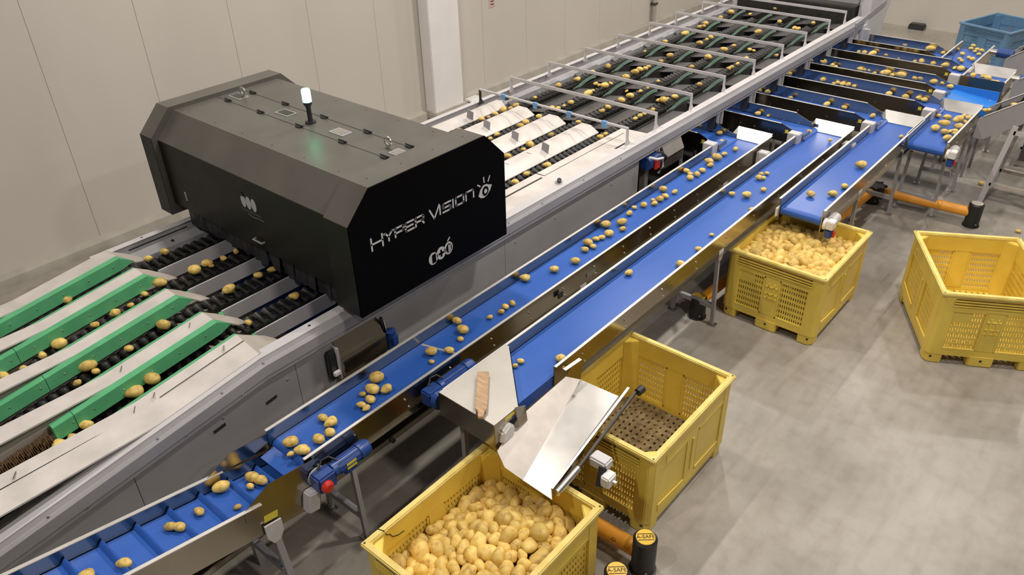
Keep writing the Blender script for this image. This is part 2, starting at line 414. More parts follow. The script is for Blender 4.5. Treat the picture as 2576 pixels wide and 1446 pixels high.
# roller chains -----------------------------------------------------------
prof = []
for i in range(9):
    t = -1 + 2 * i / 8
    prof.append((t * 0.085, 0.019 + 0.024 * abs(t) ** 1.6))
roll_me = MB().lathe(prof, (0, 0, 0), (1, 0, 0), 10).mesh('roller'); roll_me.materials.append(MATS['black_rubber'])
rv = np.array([v.co[:] for v in roll_me.vertices]); rf = [tuple(p.vertices) for p in roll_me.polygons]
def roll_z(y): return 1.335 + (-SL * (2.05 - y) if y < 2.05 else 0.0)
allr = []
for li, x in enumerate(LANES):
    y = -0.1
    while y < 12.6:
        if not (2.95 < y < 4.25): allr.append((x, y, roll_z(y)))
        y += 0.076
camp = np.array([0, 0, CAM_H])
allr.sort(key=lambda p: np.linalg.norm(np.array(p) - camp))
for p in allr[:296]: mesh_obj('roller', roll_me, sorter, Vector(p) - S0)
rest = MB()
for p in allr[296:]: rest.add(rv + np.array(p), rf)
tag(rest.build('roller_chain', 'black_rubber', sorter), kind='stuff')
# chain guide plates under the rollers
for x in LANES:
    MB().sweep([(x - 0.035, 1.315), (x + 0.035, 1.315), (x + 0.035, 1.25), (x - 0.035, 1.25)], path_all).build('chain_guide', 'dirt_shade_black', sorter)

# grey lane dividers in front of the cabinet
for x in (-5.855, -5.385, -4.91, -4.465):
    MB().prism([(2.24, 1.400), (2.95, 1.405), (3.02, 1.36), (2.95, 1.28), (2.34, 1.28), (2.27, 1.33)], 'x', x - 0.006, x + 0.006).build('lane_divider', 'light_grey_paint', sorter)
    MB().box(x - 0.07, x - 0.006, 2.24, 2.60, 1.34, 1.352).build('green_strip', 'green_plastic', sorter)
# blue cross belt and pale tray glimpsed below the lanes
B(-6.25, -4.22, 2.60, 3.40, 1.10, 1.12).build('under_belt', 'blue_belt', sorter)
B(-6.25, -4.22, 2.05, 2.60, 1.08, 1.10).build('drip_tray', 'tan_cover', sorter)
B(-6.25, -4.22, 4.30, 7.10, 1.20, 1.22).build('drip_tray', 'dirt_shade_black', sorter)
# slots and holes in the far rail
MB().bar((-6.365, 2.25, 1.405), (-6.365, 2.80, 1.405), 0.004, 0.012).build('slot', 'cable', sorter)
MB().cyl((-6.32, 2.62, 1.352), (-6.318, 2.621, 1.357), 0.016, 10).build('slot', 'cable', sorter)
MB().cyl((-6.40, 2.40, 1.4545), (-6.40, 2.40, 1.4565), 0.010, 10).build('slot', 'cable', sorter)
MB().cyl((-4.16, 2.50, 1.4515), (-4.16, 2.50, 1.4535), 0.012, 10).build('slot', 'cable', sorter)

# white deck covers behind the cabinet -------------------------------------
def deck(xl, xr, y1=6.95, slope=True):
    if slope: pr = [(xl, 1.36), (xl, 1.425), (xl + 0.012, 1.437), (xl + (xr - xl) * 0.55, 1.437), (xr, 1.375), (xr, 1.365), (xl + (xr - xl) * 0.55, 1.425), (xl + 0.015, 1.425)]
    else: pr = [(xl, 1.37), (xl, 1.425), (xl + 0.012, 1.44), (xr, 1.452), (xr, 1.44), (xl + 0.02, 1.43)]
    return MB().prism(pr, 'y', 4.22, y1).build('deck_cover', 'white_cover', sorter)
deck(-6.29, -6.13)
deck(-5.935, -5.68); deck(-5.465, -5.21); deck(-4.995, -4.75); deck(-4.535, -4.17, 7.08, False)
for x, y in ((-6.17, 6.30), (-5.80, 6.18), (-5.33, 6.12), (-4.86, 6.06)):
    MB().plate([(x - 0.005, y, 1.43), (x + 0.07, y + 0.02, 1.40), (x + 0.085, y + 0.02, 1.50), (x + 0.01, y, 1.53)], 0.008).build('rubber_flap', 'grey_paint', sorter)
for x0, x1, y0, y1 in ((-4.42, -4.416, 5.55, 6.95), (-4.52, -4.416, 5.546, 5.552), (-4.42, -4.40, 4.3, 5.5)):
    B(x0, x1 if x1 - x0 > 0.01 else x0 + 0.005, y0, y1, 1.443, 1.4465).build('cover_seam', 'dirt_shade_black', sorter)
B(-4.25, -4.225, 6.52, 6.72, 1.449, 1.4515).build('slot', 'cable', sorter)
for x, y in ((-4.98, 5.55), (-4.98, 5.9)): B(x + 0.04, x + 0.10, y, y + 0.006, 1.436, 1.4385).build('cover_seam', 'dirt_shade_black', sorter)
knob = MB().cyl((-4.20, 5.50, 1.452), (-4.20, 5.50, 1.475), 0.035, 14).build('lock', 'light_grey_paint', sorter)
MB().cyl((-4.185, 5.485, 1.475), (-4.175, 5.475, 1.50), 0.022, 12).build('lock_cap', 'cable', knob)

# guard bars ---------------------------------------------------------------
BAR_Y = [6.68, 7.25, 8.02, 8.82, 9.63, 10.48, 11.25, 12.10, 12.74]
def guard_bar(y, first):
    r = B(-6.31, -4.19, y - 0.008, y + 0.008, 1.605, 1.645) if not first else MB().box(-6.31, -4.19, y - 0.012, y + 0.012, 1.622, 1.645)
    bar = r.build('guard_bar', 'light_grey_paint', sorter, bevel=0.003)
    for x in (-6.30, -4.20):
        MB().prism([(y - 0.013, 1.63), (y + 0.013, 1.63), (y + 0.013, 1.52), (y + 0.055, 1.452), (y - 0.03, 1.452), (y - 0.013, 1.50)], 'x', x - 0.009, x + 0.009).build('post', 'black_rubber' if first and x < -5 else 'light_grey_paint', bar)
    if first:
        for x in (-5.92, -5.44, -4.96, -4.49): B(x - 0.03, x + 0.03, y - 0.016, y + 0.016, 1.585, 1.65).build('blue_clip', 'clip_blue', bar)
        for x in (-5.87, -5.39, -4.91): B(x - 0.02, x + 0.02, y - 0.017, y + 0.017, 1.60, 1.626).build('clamp', 'cable', bar)
for i, y in enumerate(BAR_Y): guard_bar(y, i == 0)

# grading section: sloping sheets, drop openings, green deflector fins ------
XY = [8.12, 9.0, 9.86, 10.75, 11.53, 12.40, 13.10]         # front edge of each cross conveyor
fin = MB()
pts = []
for i in range(9):
    t = i / 8; pts.append((0.12 * t ** 1.6, -0.15 + 0.32 * t, -0.03 + 0.12 * t * t * (3 - 2 * t)))
vs = [(p[0], p[1], p[2]) for p in pts] + [(p[0] + 0.01, p[1], p[2] - 0.035) for p in pts] + [(p[0] + 0.006, p[1], p[2]) for p in pts] + [(p[0] + 0.016, p[1], p[2] - 0.035) for p in pts]
n = 9; fs = []
for i in range(n - 1): fs += [(i, i+1, n+i+1, n+i), (2*n+i+1, 2*n+i, 3*n+i, 3*n+i+1), (i+1, i, 2*n+i, 2*n+i+1), (n+i, n+i+1, 3*n+i+1, 3*n+i)]
fs += [(0, n, 3*n, 2*n), (n-1, 3*n-1, 4*n-1, 2*n-1)]
fin_me = fin.add(vs, fs).mesh('deflector_fin'); fin_me.materials.append(MATS['green_rubber'])
cup = MB()
for i in range(5): cup.cyl((0, i * 0.05, 0), (0.001, i * 0.05 + 0.03, 0.03), 0.03, 6, 0.012)
cup_me = cup.mesh('finger_row'); cup_me.materials.append(MATS['black_rubber'])
gy0 = [7.12] + [y + 0.40 for y in XY[:-1]]
for k in range(len(XY)):
    ya, yb = gy0[k], XY[k] + 0.06
    for li, x in enumerate(LANES):
        xr = (LANES[li + 1] - 0.115) if li < 3 else -4.20
        MB().plate([(x + 0.115, ya, 1.315), (xr, ya, 1.36), (xr, yb, 1.36), (x + 0.115, yb, 1.315)], 0.006).build('slide_sheet', 'dark_sheet', sorter)
        MB().plate([(x + 0.115, ya, 1.34), (x + 0.115, yb + 0.34, 1.34), (x + 0.115, yb + 0.34, 1.17), (x + 0.115, ya, 1.17)], 0.006).build('lane_divider', 'dark_steel', sorter)
        if k < 6:
            mesh_obj('deflector_fin', fin_me, sorter, Vector((x + 0.09, yb + 0.05, 1.37)) - S0)
            mesh_obj('finger_row', cup_me, sorter, Vector((x - 0.10, ya + 0.02, 1.335)) - S0)
    MB().plate([(-6.26, ya, 1.36), (LANES[0] - 0.115, ya, 1.315), (LANES[0] - 0.115, yb, 1.315), (-6.26, yb, 1.36)], 0.006).build('slide_sheet', 'dark_sheet', sorter)

# brackets, small motors and boxes hung under the near rail
for k, y in enumerate([7.18] + XY[:-1]):
    yb = y + (0.44 if k else 0.0)
    for d in (0.0, 0.10): B(-4.14, -4.09, yb + d, yb + d + 0.018, 1.10, 1.30).build('bracket', 'light_grey_paint', sorter)
    B(-4.20, -4.12, yb - 0.06, yb + 0.15, 1.06, 1.22).build('drive_block', 'cable', sorter)
mo = MB().cyl((-4.10, 6.92, 1.17), (-4.10, 7.16, 1.17), 0.075, 14).build('drive_motor', 'motor_blue', sorter)
B(-4.03, -4.0, 6.98, 7.08, 1.10, 1.22).build('red_cap', 'red_plastic', mo, bevel=0.01)
MB().tube([(-4.03, 6.88, 1.28), (-3.99, 6.97, 1.24), (-3.98, 7.08, 1.22), (-4.0, 7.13, 1.10), (-4.03, 7.1, 1.02)], 0.014).build('cable', 'white_plastic', mo)
MB().tube([(-4.05, 7.02, 1.30), (-4.0, 7.1, 1.27), (-3.99, 7.18, 1.2), (-4.05, 7.22, 1.1)], 0.012).build('cable', 'cable', mo)
bx = MB().plate([(-4.12, 7.24, 1.29), (-4.12, 7.64, 1.29), (-4.06, 7.66, 1.13), (-4.06, 7.26, 1.13)], 0.02).build('sloping_cover', 'steel_matte', sorter)
B(-4.14, -4.06, 7.26, 7.66, 1.0, 1.13).build('cover_base', 'dark_steel', bx)

# steel sampling outlet on the near side panel with its blue gear motor
so = empty('side_outlet', (-4.0, 2.85, 0.9), 'small stainless side outlet box with blue motor under the black cabinet', 'outlet box')
MB().prism([(-4.12, 1.255), (-4.02, 1.085), (-4.02, 0.965), (-4.12, 0.965)], 'y', 2.64, 3.06).build('hood', 'steel', so)
B(-4.12, -4.06, 2.62, 2.64, 0.93, 1.21).build('end_plate', 'light_grey_paint', so)
B(-4.12, -4.06, 3.08, 3.10, 0.93, 1.21).build('end_plate', 'light_grey_paint', so)
B(-4.12, -4.07, 2.55, 2.61, 0.94, 1.20).build('end_bearing', 'cable', so, bevel=0.01)
B(-4.07, -4.04, 2.56, 2.62, 0.99, 1.03).build('clamp', 'white_plastic', so, bevel=0.006)
for y in (2.68, 3.03): B(-4.07, -4.045, y, y + 0.035, 0.90, 0.94).build('tab', 'steel', so)
mo = MB().cyl((-4.05, 3.13, 1.10), (-4.05, 3.13, 0.94), 0.045, 14).build('motor', 'motor_blue', so)
B(-4.09, -4.0, 3.10, 3.17, 0.97, 1.07).build('gear_case', 'motor_blue', mo, bevel=0.01)
MB().bar((-4.07, 3.09, 1.10), (-4.07, 3.07, 1.25), 0.02).build('lever', 'cable', so)

# machine end tower at the far end
tow = empty('end_tower', (-5.2, 13.9, 0), 'dark discharge housing with grey side casing at the far end of the sorter', 'housing')
B(-6.3, -4.3, 13.35, 14.6, 0.3, 1.55).build('housing', 'dirt_shade_black', tow)
MB().prism([(13.30, 0.0), (14.55, 0.0), (14.30, 1.15), (14.85, 2.10), (13.50, 2.10), (13.50, 1.3), (13.30, 1.3)], 'x', -4.26, -4.08).build('side_casing', 'light_grey_paint', tow)
MB().prism([(13.30, 0.0), (14.55, 0.0), (14.30, 1.15), (14.85, 2.10), (13.50, 2.10), (13.50, 1.3), (13.30, 1.3)], 'x', -6.44, -6.30).build('side_casing', 'light_grey_paint', tow)
B(-6.30, -4.26, 13.36, 13.45, 1.62, 1.68).build('cross_beam', 'grey_paint', tow)
B(-6.30, -4.26, 13.40, 13.55, 1.80, 2.00).build('cross_beam', 'cable', tow)
MB().bar((-4.07, 12.9, 1.40), (-4.07, 14.2, 1.52), 0.03, 0.08).build('tie_bar', 'grey_paint', tow)
B(-4.08, -4.0, 13.36, 13.46, 0.0, 1.25).build('post', 'light_grey_paint', tow)

# ------------------------------------------------------------------ inclined infeed with green guides
inf = empty('infeed_ramp', (-5.25, 1.0, 0), 'sloping infeed ramp with green lane guides and pale ridge covers', 'infeed')
YB = -0.6
def gz(y): return 1.505 - 0.125 * (2.07 - y)
ridges = [(-6.40, -6.17), (-5.86, -5.72), (-5.36, -5.23), (-4.85, -4.71), (-4.41, -4.15)]
for i, (xl, xr) in enumerate(ridges):
    zr_drop = 0.045 if i == 4 else 0.0
    zl_drop = 0.035 if i == 0 else 0.0
    cov = MB()
    P = [(YB, 1.395), (1.30, gz(1.30) - 0.002), (2.07, gz(2.07))]
    w0 = 0.035
    rows = []
    for (y, z) in P:
        wl_ = w0 if (y < 1.3 and i not in (0,)) else 0.0
        wr_ = w0 if (y < 1.3 and i != 4) else 0.0
        rows.append([(xl - wl_, y, z - zl_drop), (xr + wr_, y, z - zr_drop)])
    vs = []
    for r in rows: vs += [r[0], r[1], (r[0][0], r[0][1], r[0][2] - 0.012), (r[1][0], r[1][1], r[1][2] - 0.012)]
    fs = []
    for k in (0, 1):
        a = 4 * k; c = a + 4
        fs += [(a, a+1, c+1, c), (a+2, c+2, c+3, a+3), (a, c, c+2, a+2), (a+1, a+3, c+3, c+1)]
    fs += [(0, 2, 3, 1), (8, 9, 11, 10)]
    cov.add(vs, fs).build('ridge_cover', 'white_cover', inf)
    # sloping hood in front of the apex
    z0 = gz(2.07)
    if i == 0:
        MB().plate([(xl, 2.07, z0 - zl_drop), (xr, 2.07, z0), (xr + 0.01, 2.20, 1.39), (xr + 0.03, 2.31, 1.37), (xl + 0.10, 2.20, 1.42)], 0.01).build('ridge_hood', 'tan_cover', inf)
    elif i == 4:
        MB().plate([(xl, 2.07, z0), (xr, 2.07, z0 - zr_drop), (-4.17, 2.13, 1.44), (-4.19, 2.36, 1.36), (xl + 0.03, 2.26, 1.40)], 0.01).build('ridge_hood', 'tan_cover', inf)
    else:
        MB().plate([(xl, 2.07, z0), (xr, 2.07, z0), (xr, 2.16, 1.43), (xr + 0.02, 2.24, 1.37), (xr + 0.03, 2.31, 1.36), (xl + 0.06, 2.29, 1.36), (xl + 0.01, 2.16, 1.45)], 0.01).build('ridge_hood', 'tan_cover', inf)
    if i in (3, 4):
        xc = xl + 0.03
        for y in (1.95, 1.42, 1.28, 0.55):
            MB().bar((xc, y, gz(y) + 0.002 if y > 1.3 else 1.40), (xc + 0.05, y - 0.035, (gz(y) + 0.002 if y > 1.3 else 1.40)), 0.006, 0.004).build('latch', 'steel', inf)
    if i == 4:
        for y0, y1 in ((1.42, 2.07), (YB, 1.28)):
            zz = (lambda y: gz(y) - 0.012 if y >= 1.3 else 1.385)
            MB().bar((xl + 0.09, y0, zz(y0) + 0.002), (xl + 0.09, y1, zz(y1) + 0.002), 0.004, 0.003).build('cover_seam', 'dirt_shade_black', inf)
    # green guides on the flanks facing a lane
    def guide(xs, sgn, y0, y1):
        bw = 0.052 if sgn > 0 else 0.032
        pr = [(xs, 0.0), (xs + sgn * bw, -0.006), (xs + sgn * (bw + 0.011), -0.105), (xs + sgn * (bw - 0.025), -0.125), (xs - sgn * 0.0, -0.10)]
        MB().sweep(pr, [(y0, gz(y0)), (y1, gz(y1))]).build('green_guide', 'green_plastic', inf)
        for yb in np.arange(y0 + 0.12, y1, 0.21):
            mesh_obj('screw', bolt_me, inf, Vector((xs + sgn * (0.057 if sgn > 0 else 0.037), yb, gz(yb) - 0.05)) - Vector((-5.25, 1.0, 0)), (0, 0, 0 if sgn > 0 else math.pi), (0.7, 0.7, 0.7))
    def nose(xs, sgn):
        z0 = gz(2.07); bw = 0.052 if sgn > 0 else 0.032
        MB().add([(xs, 2.07, z0), (xs + sgn * bw, 2.07, z0 - 0.006), (xs + sgn * (bw + 0.011), 2.07, z0 - 0.105), (xs, 2.07, z0 - 0.11), (xs + sgn * 0.020, 2.19, 1.41)],
                 [(0, 1, 4), (1, 2, 4), (2, 3, 4), (3, 0, 4), (0, 3, 2, 1)]).build('guide_nose', 'green_plastic', inf)
    sides = []
    if i < 4: sides.append((xr, 1))
    if i > 0: sides.append((xl, -1))
    for xs, sg in sides:
        if i == 3 and sg == 1:
            guide(xs, sg, 1.0, 2.07); guide(xs, sg, 0.86, 0.996)
        else:
            guide(xs, sg, 1.04, 2.07); guide(xs, sg, YB, 1.036)
        nose(xs, sg)
# dark space under the ridge covers and lanes
MB().sweep([(-6.40, 1.20), (-4.18, 1.20), (-4.18, 1.17), (-6.40, 1.17)], [(YB, dz(YB)), (2.05, 0.0)]).build('ramp_bed', 'dirt_shade_black', inf)
for xl, xr in ridges[:4]:
    xm = (xl + xr) / 2 if xl > -6.3 else -6.25
    MB().sweep([(xm - 0.045, 0.02), (xm + 0.045, 0.02), (xm + 0.045, -0.2), (xm - 0.045, -0.2)], [(YB, gz(YB) - 0.045), (2.0, gz(2.0) - 0.045)]).build('ridge_core', 'tan_cover', inf)
# rotating brush at the lower end of the nearest lane
bm_ = MB()
for i in range(95):
    y = -0.35 + i * 0.0125
    a = rng.uniform(0, 1)
    nsp = 22
    ring = []
    for q in range(nsp):
        t = 2 * math.pi * (q + a) / nsp
        r = rng.uniform(0.062, 0.078)
        ring.append((-4.655 + math.cos(t) * r, y + rng.uniform(-0.004, 0.004), gz(0.3) - 0.085 + 0.125 * (y - 0.3) + math.sin(t) * r))
    c0 = (-4.655, y - 0.004, gz(0.3) - 0.085 + 0.125 * (y - 0.3)); c1 = (-4.655, y + 0.004, c0[2])
    bm_.add(ring + [c0, c1], [(q, (q + 1) % nsp, nsp) for q in range(0, nsp, 1)] + [((q + 1) % nsp, q, nsp + 1) for q in range(0, nsp, 1)])
tag(bm_.build('brush_roller', 'brown_bristle', inf), kind='stuff')

# ------------------------------------------------------------------ black vision cabinet
cab = empty('vision_cabinet', (-5.25, 3.54, 1.45), 'large black chamfered inspection cabinet straddling the sorter with a glowing green lamp', 'cabinet')
def cabprof(y0, y1, z0, z1, c): return [(y0, z0), (y1, z0), (y1, z1 - c), (y1 - c, z1), (y0 + c, z1), (y0, z1 - c)]
MB().prism(cabprof(2.80, 4.27, 1.62, 2.42, 0.205), 'x', -6.47, -4.10).build('body', 'cabinet_grey', cab)
near = MB().prism(cabprof(2.745, 4.325, 1.52, 2.457, 0.213), 'x', -4.12, -3.862).build('end_cap', 'cabinet_grey', cab)
MB().prism(cabprof(2.745, 4.325, 1.515, 2.458, 0.213), 'x', -3.862, -3.85).build('front_panel', 'cabinet_black', near)
MB().prism(cabprof(2.745, 4.325, 1.52, 2.457, 0.213), 'x', -6.64, -6.45).build('end_cap', 'cabinet_grey', cab)
B(-6.45, -4.12, 2.794, 2.80, 1.62, 2.213).build('front_black_plate', 'front_black', cab)  # near-black plate laid over the grey body front
B(-4.12, -3.862, 2.741, 2.745, 1.52, 2.243).build('cap_side', 'front_black', near)  # near-black plate over the cap's front-facing side
B(-6.64, -6.45, 2.741, 2.745, 1.52, 2.243).build('cap_side', 'front_black', cab)
# dark curtain below the body at the inlet and outlet
for y in (2.86, 4.19):
    for i in range(24):
        x = -6.36 + i * 0.092
        MB().plate([(x, y, 1.63), (x + 0.088, y, 1.63), (x + 0.086 + rng.uniform(-.01, .01), y + rng.uniform(-.02, .02), 1.40 + rng.uniform(0, .03)), (x + rng.uniform(-.01, .01), y + rng.uniform(-.02, .02), 1.40 + rng.uniform(0, .03))], 0.003).build('curtain_strip', 'cable', cab)
for x in (-6.44, -4.20): B(x, x + 0.08, 2.9, 4.2, 1.45, 1.62).build('foot', 'dark_steel', cab)
# lid strip with hinges, windows, lifting eyes
B(-6.44, -4.13, 3.42, 3.424, 2.42, 2.4222).build('lid_seam', 'cable', cab)
B(-6.44, -4.13, 3.672, 3.676, 2.42, 2.4222).build('lid_seam', 'cable', cab)
for x in (-6.27, -5.78, -5.245, -4.70, -4.22):
    for y in (3.422, 3.674):
        h = B(x - 0.03, x + 0.03, y - 0.022, y + 0.022, 2.42, 2.432).build('hinge', 'dark_steel', cab, bevel=0.003)
        MB().cyl((x - 0.045, y, 2.436), (x + 0.045, y, 2.436), 0.007, 8).build('hinge_pin', 'cable', h)
for x, mt_ in ((-6.30, 'screen_dark'), (-5.60, 'screen_dark'), (-4.88, 'steel_bright'), (-4.18, 'steel_bright')):
    w = B(x - 0.085, x + 0.085, 3.495, 3.60, 2.42, 2.425).build('window_frame', 'grey_paint', cab)
    B(x - 0.07, x + 0.07, 3.508, 3.588, 2.425, 2.4275).build('pane', mt_, w)
def torus(cx, cy, cz, R, r, axis='y'):
    vs = []; fs = []; n, k = 18, 8
    for i in range(n):
        a = 2 * math.pi * i / n
        for j in range(k):
            b_ = 2 * math.pi * j / k; q = R + r * math.cos(b_)
            vs.append((cx + q * math.cos(a), cy + r * math.sin(b_), cz + q * math.sin(a)))
    for i in range(n):
        for j in range(k): fs.append((i*k+j, ((i+1) % n)*k+j, ((i+1) % n)*k+(j+1) % k, i*k+(j+1) % k))
    return MB().add(vs, fs)
for x, y in ((-6.24, 3.56), (-4.33, 3.56)):
    e_ = torus(x, y, 2.475, 0.034, 0.009).build('lifting_eye', 'steel_bright', cab)
    MB().cyl((x, y, 2.42), (x, y, 2.445), 0.018, 10).build('collar', 'steel_bright', e_)
lamp = MB().lathe([(0, 0.045), (0.012, 0.045), (0.013, 0.02), (0.13, 0.02), (0.16, 0.036), (0.175, 0.036)], (-5.25, 3.54, 2.42), (0, 0, 1), 16).build('lamp_stem', 'cable', cab)
MB().lathe([(0, 0.036), (0.09, 0.037), (0.105, 0.03)], (-5.25, 3.54, 2.595), (0, 0, 1), 16).build('lamp_glass', 'lamp_green', lamp, label='glowing green signal lamp')
scr = MB().lathe([(0, 0.006), (0.003, 0.004)], (0, 0, 0), (0, 0, 1), 6).mesh('screw'); scr.materials.append(MATS['cable'])
for x in np.linspace(-6.3, -4.3, 6):
    for y in (3.06, 4.0): mesh_obj('screw', scr, cab, Vector((x, y, 2.42)) - Vector((-5.25, 3.54, 1.45)))
for y in np.linspace(3.05, 4.0, 4): mesh_obj('screw', scr, cab, Vector((-3.98, y, 2.457)) - Vector((-5.25, 3.54, 1.45)))
# handle and small stickers on the front of the body
MB().tube([(-5.17, 2.80, 1.70), (-5.17, 2.765, 1.70), (-5.05, 2.765, 1.70), (-5.05, 2.80, 1.70)], 0.008).build('handle', 'grey_paint', cab)
for x in (-6.20, -4.16):
    s_ = B(x - 0.012, x + 0.012, 2.791, 2.795, 1.72, 1.80).build('sticker', 'print_white', cab)
    for k in range(3): B(x - 0.008, x + 0.008, 2.790, 2.791, 1.73 + k * 0.02, 1.738 + k * 0.02).build('sticker_print', 'cable', s_)

# lettering and marks: flat strokes a hair proud of the panels
def strokes(mb, lines, oy, oz, sx, sz, w, to3):
    for ln in lines:
        P = [Vector((oy + p[0] * sx, oz + p[1] * sz)) for p in ln]
        for a, c in zip(P[:-1], P[1:]):
            d = (c - a)
            if d.length < 1e-6: continue
            d.normalize(); nn = Vector((-d.y, d.x)) * (w / 2); e = d * (w * 0.42)
            q = [a - e + nn, a - e - nn, c + e - nn, c + e + nn]
            mb.plate([to3(p) for p in q], 0.002)
def near3(p): return (-3.849, p.x, p.y)
GL = {
 'H': [[(0, 0), (0, 1)], [(1, 0), (1, 1)], [(0, .5), (1, .5)]],
 'Y': [[(0, 1), (.12, 1), (.45, .5), (.85, 1), (1, 1)], [(.45, .5), (.45, 0)]],
 'P': [[(0, 0), (0, .85), (.12, 1), (.9, 1), (1, .88), (1, .55), (.9, .42), (0, .42)]],
 'E': [[(1, 1), (.12, 1), (0, .85), (0, .15), (.12, 0), (1, 0)], [(0, .5), (.9, .5)]],
 'R': [[(0, 0), (0, .85), (.12, 1), (.9, 1), (1, .88), (1, .55), (.9, .45), (0, .45)], [(.75, .45), (1, 0)]],
 'V': [[(0, .9), (.42, 0), (1, 1)]],
 'I': [[(0, 0), (0, 1)]],
 'S': [[(1, 1), (.15, 1), (0, .85), (0, .65), (.15, .5), (.85, .5), (1, .35), (1, .15), (.85, 0), (0, 0)]],
 'O': [[(.12, 0), (.88, 0), (1, .12), (1, .88), (.88, 1), (.12, 1), (0, .88), (0, .12), (.12, 0)]],
 'N': [[(0, 0), (0, .85), (.12, 1), (.88, 1), (1, .85), (1, 0)]],
}
TXT = [('H', 2.915, .10, .092), ('Y', 3.035, .085, .066), ('P', 3.135, .08, .066), ('E', 3.235, .08, .066), ('R', 3.335, .08, .066),
       ('V', 3.480, .10, .092), ('I', 3.585, .0, .066), ('S', 3.615, .085, .066), ('I', 3.725, .0, .066), ('O', 3.755, .085, .066), ('N', 3.868, .085, .066)]
for ch, y, w, h in TXT:
    mb = MB(); strokes(mb, GL[ch], y, 1.995 + (0.0 if h > .08 else 0.012), w, h, 0.014, near3)
    mb.build('letter', 'print_white', near)
def disc(mb, cy, cz, ry, rz, to3, n=28, t=0.002, a0=0.0, a1=2 * math.pi):
    mb.plate([to3(Vector((cy + ry * math.cos(a0 + (a1 - a0) * i / n), cz + rz * math.sin(a0 + (a1 - a0) * i / n)))) for i in range(n)], t)
def n2(p): return (-3.8455, p.x, p.y)
def n3(p): return (-3.8425, p.x, p.y)
eye = MB()
E0 = [(4.005, 1.990), (4.03, 2.035), (4.065, 2.062), (4.10, 2.062), (4.135, 2.045), (4.165, 2.035), (4.14, 1.995), (4.105, 1.965), (4.065, 1.955), (4.03, 1.965)]
eye.plate([near3(Vector(p)) for p in E0], 0.002)
eo = eye.build('eye_mark', 'print_white', near)
mb = MB(); disc(mb, 4.085, 2.008, .036, .040, n2); mb.build('pupil_ring', 'cabinet_black', near)
mb = MB(); disc(mb, 4.085, 2.008, .017, .019, n3); mb.build('pupil', 'print_white', near)
mb = MB(); strokes(mb, [[(4.005, 2.085), (4.03, 2.066)], [(4.075, 2.125), (4.078, 2.085)], [(4.145, 2.115), (4.125, 2.078)]], 0, 0, 1, 1, .012, near3); mb.build('lash', 'print_white', near)
lg = MB(); disc(lg, 3.475, 1.672, .048, .052, near3); lo_ = lg.build('fruit_mark', 'print_white', near)
mb = MB(); mb.plate([n2(Vector(p)) for p in ((3.462, 1.635), (3.500, 1.635), (3.500, 1.712), (3.462, 1.705))], .002); mb.build('fruit_mark_gap', 'cabinet_black', near)
lg = MB(); disc(lg, 3.560, 1.682, .048, .054, near3); lo_ = lg.build('fruit_mark', 'print_white', near)
mb = MB(); strokes(mb, [[(3.538, 1.682), (3.582, 1.682)], [(3.560, 1.658), (3.560, 1.706)]], 0, 0, 1, 1, .015, n2); mb.build('fruit_mark_gap', 'cabinet_black', near)
lg = MB(); disc(lg, 3.642, 1.690, .046, .054, near3); strokes(lg, [[(3.640, 1.755), (3.660, 1.775)]], 0, 0, 1, 1, .012, near3); lo_ = lg.build('fruit_mark', 'print_white', near)
mb = MB(); disc(mb, 3.645, 1.690, .030, .038, n2); mb.build('fruit_mark_gap', 'cabinet_black', near)
mb = MB(); strokes(mb, [[(3.640, 1.662), (3.640, 1.716)], [(3.655, 1.668), (3.655, 1.712)]], 0, 0, 1, 1, .011, n3); mb.build('fruit_mark_bar', 'print_white', near)
def f3(p): return (p.x, 2.7925, p.y)
def f3b(p): return (p.x, 2.7905, p.y)
for cx in (-5.235, -5.165, -5.095):
    lg = MB(); disc(lg, cx, 2.01 - 0.10 * 0, .033, .055, f3); lg.build('fruit_mark', 'print_grey' if False else 'print_white', cab)
mb = MB(); mb.plate([f3b(Vector(p)) for p in ((-5.27, 2.08), (-5.215, 2.08), (-5.215, 2.05), (-5.27, 2.05))], .001); mb.build('fruit_mark_gap', 'front_black', cab)
for k in range(14):
    x = -5.27 + k * 0.0185
    h = 0.022 if k in (0, 7) else 0.014
    mb = MB(); strokes(mb, [[(x, 1.925), (x, 1.925 + h)], [(x, 1.925 + h * .6), (x + .009, 1.925 + h * .6)]], 0, 0, 1, 1, .004, f3); mb.build('word_print', 'print_grey', cab)
mb = MB(); strokes(mb, [[(-5.20, 1.905), (-5.14, 1.895), (-5.05, 1.905), (-5.00, 1.90)]], 0, 0, 1, 1, .007, f3); mb.build('swoosh_print', 'print_grey', cab)

# ------------------------------------------------------------------ conveyors
PT, BT = 1.08, 0.985            # top of the side plates, top of the belt
def belt_loop(x0, x1, y0, y1, zt, r=0.05, n=8):
    """closed belt seen from the side, carried across x"""
    out = []
    for i in range(n + 1):
        a = -math.pi / 2 - math.pi * i / n
        out.append((y0 + r + r * math.cos(a), zt - r + r * math.sin(a)))
    for i in range(n + 1):
        a = math.pi / 2 - math.pi * i / n
        out.append((y1 - r + r * math.cos(a), zt - r + r * math.sin(a)))
    return MB().prism(out, 'x', x0, x1)
def side_plate(root, x, y0, y1, zt, zb, sgn, lip=0.022, name='side_plate'):
    p = B(x - 0.004, x + 0.004, y0, y1, zb, zt).build(name, 'steel', root)
    B(min(x, x + sgn * lip), max(x, x + sgn * lip), y0, y1, zt - 0.003, zt + 0.003).build('edge_lip', 'steel_lip', p)
    B(min(x, x + sgn * 0.03), max(x, x + sgn * 0.03), y0, y1, zb, zb + 0.004).build('bottom_lip', 'steel', p)
    return p
stud_me = MB().lathe([(0, 0.009), (0.006, 0.009), (0.010, 0.004)], (0, 0, 0), (1, 0, 0), 8).mesh('stud'); stud_me.materials.append(MATS['steel_bright'])
